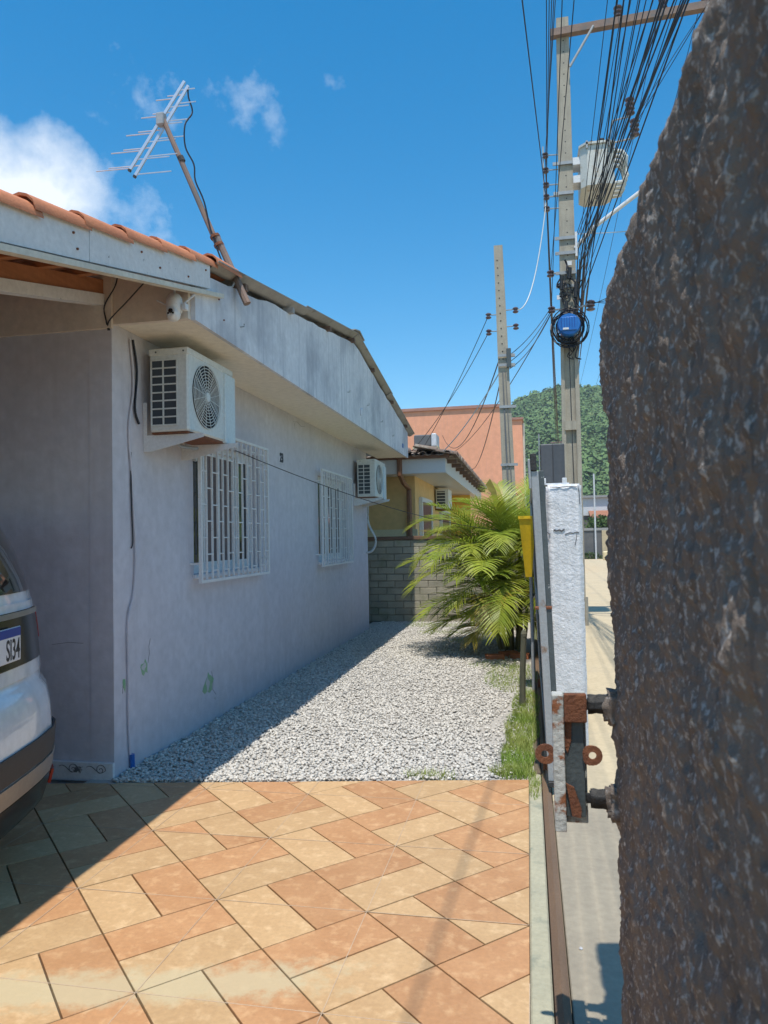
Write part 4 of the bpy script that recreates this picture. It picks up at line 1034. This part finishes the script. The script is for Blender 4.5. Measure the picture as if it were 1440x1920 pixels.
t = part('street_bollard', MB().cbox(-.22, .22, -.15, .15, -.1, .45, .06), 'cream_band'); t.location = (4.55, 45.4, 0); tag(t, 'low yellowish block at the foot of the far grey wall', 'block')

def leaf_clump(name, pos, rad, n, size, mat, parent=None, flat=.8, seed=0):
    """n small leaf quads spread through an uneven ellipsoid"""
    r_ = np.random.default_rng(seed); d = r_.normal(size=(n, 3)); d /= np.linalg.norm(d, axis=1)[:, None]
    rr = r_.uniform(.35, 1, n)**.5*(1+.35*vnoise(d*2.2+seed, seed)); c = d*rr[:, None]*np.array(rad)*np.array([1, 1, flat])+np.array(pos)
    a = r_.normal(size=(n, 3)); a /= np.linalg.norm(a, axis=1)[:, None]; b = np.cross(a, r_.normal(size=(n, 3))); b /= np.linalg.norm(b, axis=1)[:, None]
    s = r_.uniform(.5, 1.2, n)[:, None]*size
    V = np.stack([c-a*s, c+b*s*.5, c+a*s, c-b*s*.5], 1).reshape(-1, 3); me = bpy.data.meshes.new(name)
    me.from_pydata(V.tolist(), [], [tuple(range(4*i, 4*i+4)) for i in range(n)]); me.materials.append(MATS[mat]); return link(name, me, parent)
t = thing('far_shrub', 'green leafy shrub showing over the far grey street wall', 'shrub', (4.7, 49.2, 0))
part('trunk', MB().tube([(0, 0, -.1), (.05, 0, 1.2), (.0, .1, 2.0)], .06, 6), 'palm_stem', t); leaf_clump('crown', (0, 0, 2.1), (1.1, .9, .7), 500, .16, 'bush', t, seed=4)
t = leaf_clump('verge_weeds', (0, 0, .12), (.8, .35, .35), 300, .10, 'bush', None, seed=5); t.location = (3.75, 47.6, -.02); tag(t, 'low green weeds along the foot of the far grey wall', 'weeds')

# ------------------------------------------------------------------ wooded hill
def hill_z(x, y):
    if y < 130: return -2
    ridge = float(np.interp(x, (-420, -150, -70, -12, 16, 42, 120, 300, 500), (18, 40, 56, 68.5, 73.5, 75, 86, 105, 90)))+2*math.sin(x*.11)
    t_ = min(1, max(0, (y-130)/280)); s = t_*t_*(3-2*t_)
    return -2+ridge*s+4*noise.noise(Vector((x*.02, y*.02, 0)))*s
hb = MB(); nx, ny = 61, 30
for b in range(ny):
    for a in range(nx): x, y = -420+900*a/(nx-1), 125+420*b/(ny-1); hb.v.append((x, y, hill_z(x, y)))
hb.f = [(b*nx+a, b*nx+a+1, (b+1)*nx+a+1, (b+1)*nx+a) for b in range(ny-1) for a in range(nx-1)]
hl = struct('hill', hb, 'forest', True)
# tree canopy: leaf clumps on thousands of crowns, one mass
NC, NQ = 9500, 60
cx = np.where(np.arange(NC) < 7000, rng.uniform(-35, 75, NC), rng.uniform(-240, 300, NC)); cy = 190+240*rng.uniform(0, 1, NC)**.9
sc = np.where(np.arange(NC) < 7000, rng.uniform(1.0, 2.3, NC), rng.uniform(2.0, 3.6, NC)); cz = np.array([hill_z(float(a_), float(b_)) for a_, b_ in zip(cx, cy)])+sc*.5
d = rng.normal(size=(NC, NQ, 3)); d[..., 2] = np.abs(d[..., 2])-.25; d /= np.linalg.norm(d, axis=-1, keepdims=True)
c = np.stack([cx, cy, cz], 1)[:, None]+d*(sc[:, None, None]*rng.uniform(.7, 1.12, (NC, NQ, 1)))
nn_ = d*.6+np.array([0, -.25, .6])+.45*rng.normal(size=d.shape); nn_ /= np.linalg.norm(nn_, axis=-1, keepdims=True); t1_ = np.cross(nn_, rng.normal(size=d.shape)); t1_ /= np.linalg.norm(t1_, axis=-1, keepdims=True); t2_ = np.cross(nn_, t1_)
s_ = (sc[:, None]*rng.uniform(.16, .36, (NC, NQ)))[..., None]
Vs = np.stack([c-t1_*s_, c-t2_*s_*.8, c+t1_*s_, c+t2_*s_*.8], 2).reshape(-1, 3); nf = NC*NQ
me = bpy.data.meshes.new('hill_forest'); me.vertices.add(len(Vs)); me.vertices.foreach_set('co', Vs.reshape(-1)); me.loops.add(nf*4); me.loops.foreach_set('vertex_index', np.arange(nf*4, dtype=np.int32)); me.polygons.add(nf)
me.polygons.foreach_set('loop_start', np.arange(0, nf*4, 4, dtype=np.int32)); me.polygons.foreach_set('loop_total', np.full(nf, 4, dtype=np.int32))
ca_ = me.color_attributes.new('tone', 'FLOAT_COLOR', 'POINT'); tn = np.repeat(np.clip(rng.normal(.45, .25, NC), 0, 1), NQ*4); ca_.data.foreach_set('color', np.stack([tn, tn, tn, np.ones_like(tn)], 1).reshape(-1)); me.update(calc_edges=True)
tone_mat('canopy', [(0, (.075, .135, .040)), (.5, (.100, .170, .050)), (.8, (.125, .195, .060)), (1, (.160, .215, .070))]); me.materials.append(MATS['canopy'])
hf = link('hill_forest', me); hf['kind'] = 'stuff'; tag(hf, 'dense green forest covering the hill behind the street', 'forest')

# ------------------------------------------------------------------ palm clump
palm = thing('palm_plant', 'bushy areca palm clump with arching yellow-green fronds beside the gate', 'palm', (-.22, 9.6, 0))
def frond(p0, az, el0, droop, ln, mat, lw=.45, seed=0):
    q = random.Random(seed); mb = MB(); n = 26; p = Vector(p0); pts = [p.copy()]; dirs = []
    for k in range(n):
        s = k/n; el = el0-droop*s**1.4; d = Vector((math.cos(az+.10*s)*math.cos(el), math.sin(az+.10*s)*math.cos(el), math.sin(el))); p = p+d*(ln/n); pts.append(p.copy()); dirs.append(d)
    dirs.append(dirs[-1]); mb.tube(pts[::2], .0085, 5, r2=.003)
    m = 32
    for k in range(m):
        s = .16+.84*(k+.5)/m; i = min(n-1, int(s*n)); c = pts[i].lerp(pts[i+1], s*n-i); t_ = dirs[i]
        side = t_.cross(Vector((0, 0, 1)));
        if side.length < .05: side = Vector((1, 0, 0))
        side.normalize(); upv = side.cross(t_).normalized()
        L0 = lw*(.30+.70*math.sin(math.pi*min(1, .22+.70*s)))*q.uniform(.88, 1.08)
        for sg in (-1, 1):
            fwd = .55+.75*s+q.uniform(-.08, .08)
            d = (side*sg+t_*fwd+upv*q.uniform(.22, .50)).normalized(); w = q.uniform(.0075, .0110); pp = c.copy(); P_ = []; segs = 4
            wv = t_.cross(d).cross(d).normalized()
            for a in range(segs+1):
                u = a/segs; ww = w*(1-.88*u**1.6)*(.6+.4*min(1, u*4)); P_ += [pp-wv*ww, pp+wv*ww]
                d = (d+Vector((0, 0, -.11-.08*s))*(.4+u)).normalized(); pp = pp+d*(L0/segs)
            mb.add(P_, [(2*a, 2*a+1, 2*a+3, 2*a+2) for a in range(segs)])
    o = link('frond', mb.mesh('frond', mat, fix=False), palm); return o
stems = []
for k in range(9):
    a = k*.698+.3; r_ = .05+.13*((k*37 % 10)/10); bx, by = r_*math.cos(a), r_*math.sin(a); hh = .45+.85*((k*53 % 9)/9)
    tp = (bx*2.1-.06, by*2.0-.05, hh); stems.append(tp)
    part('stem', MB().tube([(bx, by, -.03), (bx*1.4, by*1.4, hh*.5), tp], .032, 8, r2=.022), 'palm_stem', palm)
FR = []
for k in range(50):
    q = random.Random(100+k); tp = stems[k % 9]
    az = math.radians(90+q.uniform(10, 330)) if k % 3 else math.radians(q.uniform(170, 275))
    high = tp[2] > .8
    el = math.radians(q.uniform(38, 80)) if high or k % 2 else math.radians(q.uniform(20, 60))
    ln = q.uniform(1.0, 1.45) if high else q.uniform(.85, 1.3)
    if math.cos(az) > .15: ln *= .55
    FR.append((tp, az, el, math.radians(q.uniform(60, 110)), ln*.95, 'frond_old' if k % 13 == 5 else 'frond', q.uniform(.36, .48), k))
FR += [((-.10+.03*(k % 4), -.10, .16+.09*(k % 3)), math.radians(160+19*k), math.radians(34+9*(k % 4)), math.radians(85+12*(k % 3)), .80+.09*(k % 4), 'frond' if k != 4 else 'frond_old', .38, 600+k) for k in range(9)]
FR += [((-.05+.05*(k % 3), -.05, 1.15+.04*(k % 4)), math.radians(60+47*k), math.radians(64+3*(k % 5)), math.radians(50+9*(k % 4)), .85+.05*(k % 4), 'frond', .42, 700+k) for k in range(8)]
FR += [((-.1, -.05, 1.25), math.radians(176), math.radians(52), math.radians(95), 1.42, 'frond', .44, 900), ((-.1, -.1, 1.05), math.radians(192), math.radians(50), math.radians(125), 1.38, 'frond', .42, 901),
       ((-.12, -.1, .75), math.radians(200), math.radians(42), math.radians(100), 1.35, 'frond', .44, 902), ((-.12, -.1, .45), math.radians(212), math.radians(38), math.radians(90), 1.25, 'frond', .42, 903),
       ((-.1, -.12, .50), math.radians(232), math.radians(55), math.radians(120), 1.15, 'frond', .42, 904), ((-.1, -.12, .35), math.radians(205), math.radians(20), math.radians(55), 1.0, 'frond', .40, 905),
       ((.0, -.1, 1.3), math.radians(110), math.radians(80), math.radians(40), .95, 'frond', .42, 906), ((.05, 0, 1.3), math.radians(40), math.radians(82), math.radians(35), .95, 'frond', .40, 907), ((-.05, -.1, 1.2), math.radians(250), math.radians(72), math.radians(60), 1.0, 'frond', .44, 908),
       ((.1, -.1, .9), math.radians(300), math.radians(60), math.radians(110), .75, 'frond_old', .30, 909), ((-.02, -.15, .85), math.radians(240), math.radians(60), math.radians(120), 1.1, 'frond', .44, 910)]
for f in FR: frond(*f)
part('spear_leaf', MB().add([(-.08, .05, 1.3), (-.10, .05, 1.75), (-.17, .04, 2.05), (-.24, .03, 2.20), (-.30, .02, 2.12), (-.235, .02, 2.02), (-.17, .03, 1.80)], [(0, 1, 6), (1, 2, 5, 6), (2, 3, 4, 5)]), 'frond_old', palm)
# brick edging round the palm
for k, (x, y, rz, lab) in enumerate([(-.42, 8.86, .15, 'orange brick lying under the palm, nearest the gravel'), (-.13, 8.98, -.1, 'orange brick lying under the palm, nearest the gate rail'), (-.27, 9.10, .6, 'orange brick lying aslant against the palm stems')]):
    o = part('loose_brick', MB().cbox(-.11, .11, -.055, .055, -.02, .06, .006), 'brick_orange'); o.location = (x, y, 0); o.rotation_euler = (0, 0, rz); tag(o, lab, 'brick', 'bricks round the palm')

# ------------------------------------------------------------------ grass
def grass(name, spots, label, h=.09):
    V, F = [], []
    for (cx, cy, rx, ry, n) in spots:
        for k in range(n):
            a = random.uniform(0, 6.283); r_ = math.sqrt(random.random()); x, y = cx+rx*r_*math.cos(a), cy+ry*r_*math.sin(a)
            if y < edge_y(x)-.03 and x < -.03: continue
            L_ = h*random.uniform(.4, 1.25); b_ = random.uniform(0, 6.283); w = random.uniform(.0015, .0032); lx, ly = math.cos(b_), math.sin(b_); o = len(V); bend = random.uniform(.15, .8)
            for u in (0, .45, .8, 1):
                X, Y, Z = x+lx*L_*bend*u*u, y+ly*L_*bend*u*u, -.01+L_*u*(1-.25*u*bend); ww = w*(1-u*.95); V += [(X-ly*ww, Y+lx*ww, Z), (X+ly*ww, Y-lx*ww, Z)]
            F += [(o, o+1, o+3, o+2), (o+2, o+3, o+5, o+4), (o+4, o+5, o+7, o+6)]
    me = bpy.data.meshes.new(name); me.from_pydata(V, [], F); me.materials.append(MATS['blade']); o = link(name, me); o['kind'] = 'stuff'; return tag(o, label, 'grass')
leaf_mat('blade', (.20, .31, .04), (.32, .36, .09), trans=.35, rough=.6, scale=4)
grass('grass', [(-.10, 5.0, .11, .40, 2300), (-.08, 5.7, .13, .55, 2200), (-.05, 6.5, .12, .6, 1600), (-.13, 4.62, .14, .10, 700), (-.62, 4.50, .16, .05, 260), (-.20, 7.7, .28, .7, 1800), (.0, 4.4, .03, .25, 260), (-.35, 8.4, .35, .3, 700)], 'short bright grass growing along the gate rail and gravel edge', .06)
grass('grass', [(-1.5, 12.1, .55, .25, 900), (-1.2, 11.2, .5, .18, 600), (-.9, 10.3, .25, .2, 300)], 'thin yellowish grass in the gravel near the block wall', .07)

# ------------------------------------------------------------------ utility poles
def insulator(mb, x, y, z, r=.055, axis='Z', n=3, h=.055):
    prof = []
    for k in range(n): prof += [(r*.55, h*k), (r, h*k+h*.25), (r, h*k+h*.5), (r*.55, h*k+h*.8)]
    return mb.lathe(prof, (x, y, z), 10, axis)
PX, PY = .72, 12.4
pole = thing('utility_pole', 'tall grey concrete utility pole carrying the transformer, blue cable drum and wire bundles', 'utility pole', (PX, PY, 0))
def taper(x0, x1, X0, X1, y0, y1, Y0, Y1, z0, z1):
    return MB().add([(x0, y0, z0), (x1, y0, z0), (x1, y1, z0), (x0, y1, z0), (X0, Y0, z1), (X1, Y0, z1), (X1, Y1, z1), (X0, Y1, z1)], [(3, 2, 1, 0), (4, 5, 6, 7), (0, 1, 5, 4), (1, 2, 6, 5), (2, 3, 7, 6), (3, 0, 4, 7)])
part('shaft', taper(-.165, .165, -.03, .165, -.06, .16, -.05, .06, -.2, 10.05), 'concrete_pole', pole)
part('flange', taper(-.168, -.075, -.112, -.06, -.11, -.061, -.10, -.061, -.2, 4.6), 'concrete_pole', pole)
part('flange', taper(.085, .168, .105, .168, -.11, -.061, -.10, -.061, -.2, 4.6), 'concrete_pole', pole)
part('web_step', MB().box(-.088, .098, -.125, -.061, 3.15, 3.30), 'concrete_pole', pole)
hm = MB().lathe([(.011, 0), (.011, .004)], (0, 0, 0), 8, 'Y').mesh('bolt_hole', 'tar')
for k in range(26):
    z = 4.9+.19*k; o = link('bolt_hole', hm, pole); o.location = (.0+.075*(z/10.05)-.0, -.062+.010*(z/10), z)
arm = part('crossarm', MB().add([(-.14, -.14, 9.70), (2.4, -.14, 9.80), (2.4, -.02, 9.80), (-.14, -.02, 9.70), (-.14, -.14, 9.82), (2.4, -.14, 9.92), (2.4, -.02, 9.92), (-.14, -.02, 9.82)], [(3, 2, 1, 0), (4, 5, 6, 7), (0, 1, 5, 4), (1, 2, 6, 5), (2, 3, 7, 6), (3, 0, 4, 7)]), 'mast_wood', pole)
for x in (.95, 1.65, 2.3): part('insulator', insulator(MB(), x, -.08, 9.84+.04*x, .07, n=3, h=.07), 'porcelain', arm)
part('arm_brace', MB().tube([(.16, -.12, 9.15), (.55, -.15, 9.76)], .022, 5), 'galvanised', pole)
part('lamp_arm', MB().tube([(.17, -.05, 6.15), (.45, -.25, 6.38), (1.45, -.6, 6.95), (2.0, -.8, 7.10)], .032, 8), 'white_paint', pole)
part('lamp_head', MB().lathe([(.02, 0), (.10, .10), (.13, .35), (.08, .5)], (2.0, -.8, 7.08), 10, 'X'), 'white_paint', pole)
for z in (6.05, 6.3, 5.5, 5.72, 7.05, 7.55): part('steel_band', MB().box(-.155, .172, -.085, -.062, z, z+.05), 'galvanised', pole)
part('arm_plate', MB().box(.166, .20, -.10, .08, 6.0, 6.4), 'white_paint', pole)
# low voltage rack on the yard side
for z in (6.85, 7.05, 7.25, 7.5, 7.75): 
    rk = part('rack_bracket', MB().tube([(-.06, -.03, z), (-.30, -.05, z)], .012, 6), 'galvanised', pole); part('spool', insulator(MB(), -.27, -.05, z-.05, .05, n=2, h=.05), 'porcelain', rk)
part('rack_bar', MB().box(-.315, -.295, -.06, -.03, 6.75, 7.9), 'galvanised', pole)
for z in (5.15, 5.75): 
    rk = part('rack_bracket', MB().tube([(-.10, -.06, z), (-.26, -.09, z)], .016, 6), 'galvanised', pole); part('spool', insulator(MB(), -.24, -.09, z-.06, .06, n=2, h=.06), 'porcelain', rk)
rk = part('rack_bracket', MB().tube([(.15, -.06, 5.15), (.42, -.10, 5.2)], .016, 6), 'galvanised', pole); part('spool', insulator(MB(), .38, -.10, 5.08, .07, n=3, h=.06), 'porcelain', rk)
# tangle of splices and strapped cable round the shaft
q = random.Random(5)
for k in range(22):
    z = 4.55+1.35*q.random(); x = q.uniform(-.13, .16); pts = [(x, -.10, z)]
    for a in range(6): pts.append((min(.26, max(-.22, pts[-1][0]+q.uniform(-.09, .09))), -.10-q.uniform(0, .06), pts[-1][2]+q.uniform(-.16, .16)))
    part('spliced_cable', cable(pts, q.choice((.007, .010, .013)), None), 'wire_black', pole)
for (x, z, h_) in ((.05, 5.62, .18), (-.08, 5.45, .22), (.14, 5.30, .25), (-.02, 5.05, .2), (.19, 5.55, .2)):
    part('splice_case', MB().tube([(x, -.14, z), (x+.02, -.14, z+h_)], .032, 8), 'black_plastic', pole)
for (x, z) in ((.06, 5.85), (-.12, 5.30), (.16, 4.98)): part('tape_wrap', MB().box(x-.03, x+.04, -.12, -.10, z, z+.07), 'white_paint', pole)
# blue drum with coiled cable
dr = part('cable_drum', MB().lathe([(.17, -.10), (.185, -.05), (.185, .05), (.17, .10)], (.02, -.22, 4.83), 20, 'Y'), 'drum_blue', pole)
part('drum_face', MB().cbox(-.11, .14, -.345, -.322, 4.72, 4.94, .01), 'drum_blue', dr); part('drum_label', MB().box(-.08, .01, -.350, -.3455, 4.735, 4.765), 'plate_white', dr)
for k in range(6): part('drum_rib', MB().box(-.10+.04*k, -.092+.04*k, -.350, -.3455, 4.77, 4.93), 'plate_blue', dr)
for k in range(9):
    R_ = .20+.012*k+q.uniform(-.01, .01); cx, cz = .02+q.uniform(-.02, .02), 4.80+q.uniform(-.03, .02)
    part('coiled_cable', MB().tube([(cx+R_*math.cos(a), -.20+q.uniform(-.05, .05), cz+R_*1.05*math.sin(a)) for a in np.linspace(0, 2*math.pi, 25)], .010, 5), 'wire_black', pole)
part('ground_wire', MB().tube([(.02, -.12, 4.6), (.03, -.12, 3.0), (.05, -.13, 1.0), (.06, -.13, .1)], .006, 5), 'wire_black', pole)
part('plinth_pipe', MB().tube([(.17, -.12, -.05), (.17, -.12, .45)], .035, 8), 'concrete_pole', pole)

# transformer
t = thing('pole_transformer', 'pale grey pole-mounted transformer with cooling tubes and brown bushings', 'transformer', (1.0, 12.15, 7.08))
oct_ = [(.10, 0), (.44, 0), (.53, .10), (.53, .70), (.44, .82), (.10, .82), (0, .70), (0, .10)]
auto_smooth(part('tank', MB().prism([(x, y, 0) for x, y in oct_], (0, 0, .66)), 'trafo', t), 30)
part('lid', MB().prism([(x*1.08-.02, y*1.08-.03, .661) for x, y in oct_], (0, 0, .035)), 'trafo', t)
for k in range(6):
    a = oct_[k]; part('lid_clamp', MB().box(a[0]-.015, a[0]+.015, a[1]-.03, a[1]+.01, .60, .72), 'galvanised', t)
for k in range(4):
    part('cooling_tube', MB().tube([(.53, .10+.16*k, .56), (.66, .10+.16*k, .54), (.72, .10+.16*k, .44), (.72, .10+.16*k, .14), (.66, .10+.16*k, .04), (.53, .10+.16*k, .03)], .035, 8), 'trafo', t)
for (x, y) in ((.36, .25), (.20, .30)): part('bushing', insulator(MB(), x, y, .70, .05, n=3, h=.06), 'tar', t)
for (x, z) in ((.80, 1.22), (.86, .86)):
    b_ = part('bushing', insulator(MB(), x, .1, z-.1, .075, n=4, h=.075), 'porcelain', t); part('bushing_arm', MB().tube([(.45, .1, .70), (.52, .1, z-.16), (x, .1, z-.12)], .018, 6), 'galvanised', b_)
for z in (.12, .42): part('pole_bracket', MB().box(-.115, -.001, .12, .40, z, z+.12), 'white_paint', t)
text_part('tank_number', '5', .17, 'ink', t, frame_matrix((.34, .52, -.003), (1, 0, 0), (0, -1, 0)), .001, 1.0, .004)

# smaller service pole
sp = thing('service_pole', 'slim weathered concrete service pole with four brown insulators behind the palm', 'pole', (-.22, 11.6, 0))
part('shaft', taper(-.115, .115, -.185, -.05, -.10, .10, -.055, .055, -.1, 6.0), 'concrete_pole', sp)
part('groove_strip', taper(-.040, .0, -.105, -.085, -.105, -.101, -.085, -.081, .5, 4.0), 'old_wall', sp)
part('groove_strip', taper(.030, .055, -.055, -.045, -.105, -.101, -.085, -.081, .5, 4.0), 'old_wall', sp)
for k in range(14): o = link('bolt_hole', hm, sp); o.location = (-.085-.004*k, -.073+.001*k, 4.2+.12*k)
for (sx, z) in ((-1, 4.92), (-1, 4.66), (1, 4.98), (1, 4.72)):
    b_ = part('rack_bracket', MB().tube([(-.085+sx*.05, 0, z), (-.085+sx*.22, -.02, z)], .009, 6), 'galvanised', sp); part('spool', insulator(MB(), -.085+sx*.21, -.02, z-.06, .045, n=2, h=.05), 'porcelain', b_)
for z in (4.25, 4.10, 3.45, 2.55): part('steel_band', MB().tube([(-.15-.0, -.0, z), (.10, 0, z)], .012, 5).box(-.16, .10, -.10, -.086, z-.02, z+.02), 'galvanised', sp)
part('clamp_box', MB().cbox(-.03, .04, -.14, -.09, 4.05, 4.35, .008), 'dark_steel', sp)

# far pole that takes the lines on
fp_ = thing('far_utility_pole', 'distant concrete utility pole taking the wires on down the street', 'utility pole', (3.05, 62, 0))
part('shaft', taper(-.16, .16, -.08, .08, -.12, .12, -.06, .06, -.2, 9.5), 'concrete_pole', fp_); part('crossarm', MB().box(-1.0, 1.0, -.06, .06, 9.0, 9.12), 'mast_wood', fp_)

# ------------------------------------------------------------------ overhead wires
def wire(A, B, sag, r, label, grp, mat='wire_black', cat='wire', n=26):
    A, B = Vector(A), Vector(B); pts = []
    for k in range(n+1):
        u = k/n; p = A.lerp(B, u); p.z -= 4*sag*u*(1-u); pts.append(p)
    o = part('overhead_wire', MB().tube(pts, r, 5), mat); return tag(o, label, cat, grp)
def through(A, M, y=-24):
    """continue the line from A through M to plane y"""
    A, M = Vector(A), Vector(M); return A+(M-A)*((y-A.y)/(M.y-A.y))
q = random.Random(21)
G1 = 'bundled cables on the street side of the big pole'; L1 = 'black overhead cable in the bundle passing the street side of the transformer pole'
for k in range(25):
    za = [6.0, 6.15, 6.3, 5.75, 5.6, 5.9, 5.45][k % 7]+q.uniform(-.08, .08); xa = PX+.2+q.uniform(-.02, .18); A = (xa, PY-.12, za)
    M = (xa+q.uniform(-.14, .62), 6.4, 6.35+q.uniform(-.35, .35)); wire(A, through(A, M), .12+.1*q.random(), q.choice((.004, .005, .006, .008)), L1, G1)
    if k % 2 == 0: wire(A, (2.9+q.uniform(-.1, .3), 61.9, 7.3+q.uniform(-.4, .4)), .9, .010, 'black overhead cable running from the transformer pole on down the street', 'cables beyond the big pole')
G2 = 'low voltage wires on the yard side of the big pole'; L2 = 'thin dark overhead wire on the yard side of the big pole'
for k, z in enumerate((6.85, 7.05, 7.25, 7.5, 7.75, 5.15, 5.75)):
    A = (PX-.27 if z > 6 else PX-.24, PY-.06, z); M = (.30+.035*k if z > 6 else .42+.1*(k-5), 6.6, 6.75+.09*k if z > 6 else 6.2)
    wire(A, through(A, M), .15, .005, L2, G2)
    wire(A, (2.5+.05*k, 61.9, z+.4), .8, .007, 'thin dark wire running on from the yard side of the big pole', 'wires beyond the big pole, yard side')
A = (PX-.27, PY-.06, 6.95); wire(A, through(A, (.06, 6.6, 6.5)), .1, .007, 'single dark wire swinging out over the yard, left of the big pole bundle', None)
for k, x in enumerate((.95, 1.65, 2.3)):
    A = (PX+x, PY-.08, 10.10+.04*x); wire(A, (PX+x-.2, -24, 10.4), .5, .006, ('bare overhead line tied to the crossarm insulator closest to the pole', 'bare overhead line tied to the middle crossarm insulator', 'bare overhead line tied to the outermost crossarm insulator')[k], 'crossarm lines'); wire(A, (3.05-.9+.9*k, 62, 9.2), .9, .006, ('bare line wire running down the street from the crossarm insulator closest to the pole', 'bare line wire running down the street from the middle crossarm insulator', 'bare line wire running down the street from the outermost crossarm insulator')[k], 'crossarm lines beyond')
wire((1.80, 12.2, 8.45), (PX+1.65, PY-.08, 10.0), .05, .006, 'jumper wire from transformer bushing up to the crossarm', None)
wire((1.86, 12.2, 8.06), (PX+2.3, PY-.08, 9.85), -.05, .006, 'jumper wire from lower bushing up to the crossarm end', None)
wire((PX-.27, PY-.06, 7.0), (-.10, 11.55, 4.98), .55, .009, 'slack white service cable looping from the big pole down to the service pole', None, 'wire_white')
for k in range(3):
    wire((PX-.24, PY-.08, 5.2-.05*k), (-.32, 11.58, 4.2-.1*k), .10+.03*k, .006, 'thin drop wire between the big pole and the service pole', 'drop wires between the poles')
wire((-.51, 11.58, 4.92), (-2.3, 15.5, 3.1), .12, .006, 'thin drop wire from the upper service pole insulator to the yellow house', 'drop wires to the yellow house'); wire((-.51, 11.58, 4.66), (-2.6, 15.5, 3.1), .2, .006, 'thin drop wire from the lower service pole insulator to the yellow house', 'drop wires to the yellow house')
wire((-.36, 11.53, 4.2), (-3.3, 29.9, 5.6), .9, .010, 'thin wire rising from the service pole to high on the coral wall', 'drop wires to the coral wall'); wire((-.30, 11.58, 4.1), (-2.2, 29.9, 4.2), .5, .010, 'thin wire sagging from the service pole to mid height on the coral wall', 'drop wires to the coral wall')
wire((PX-.24, PY-.08, 5.1), (-3.2, 29.9, 4.8), .5, .009, 'thin wire from the big pole across the coral wall', None)
wire((-.36, 11.53, 4.0), (-1.55, 13.4, 2.95), .1, .009, 'slack white service cable from the service pole to the yellow eave', None, 'wire_white')
for k in range(3): wire((PX+.40, PY-.10, 5.22-.02*k), (5.2, 10.0-1.5*k, 4.4+.7*k), .15, .006, 'thin service wire leaving the big pole across the street', 'service wires across the street')
wire((PX+.2, PY, 6.4), (4.5, 11.0, 6.0), .1, .007, 'pale thin wire leaving the big pole across the street', None, 'wire_white')
wire((1.86, 12.2, 8.0), (3.6, 8.0, 9.6), .05, .006, 'thin wire rising from the transformer over the rough wall', None)
wire((XW+.42, 5.20, 2.13), (.12, 10.4, 1.50), .16, .0035, 'thin sagging line strung from the air conditioner across the yard', None)

# ------------------------------------------------------------------ loose bits
for k, (x, y) in enumerate(((.145, 2.72),)):
    o = part('pebble', MB().lathe([(.002, 0), (.006, .002), (.007, .006), (.003, .010)], (0, 0, 0), 7), 'peel_edge'); o.location = (x, y, -.004); tag(o, 'small pale pebble on the pavement by the rough wall', 'pebble')

# ------------------------------------------------------------------ humid air
hz = MB().box(-910, 910, -210, 1510, -4, 118)
hm_ = bpy.data.materials.new('haze'); hm_.use_nodes = True
N = hm_.node_tree.nodes; N.clear(); vo = N.new('ShaderNodeVolumePrincipled'); ou = N.new('ShaderNodeOutputMaterial')
vo.inputs['Color'].default_value = (.80, .90, 1.0, 1); vo.inputs['Density'].default_value = .0004; vo.inputs['Anisotropy'].default_value = .0
hm_.node_tree.links.new(vo.outputs[0], ou.inputs['Volume']); MATS['haze'] = hm_
ho = part('haze', hz, 'haze'); ho['kind'] = 'stuff'; tag(ho, 'thin pale blue air between the street and the hill', 'haze')
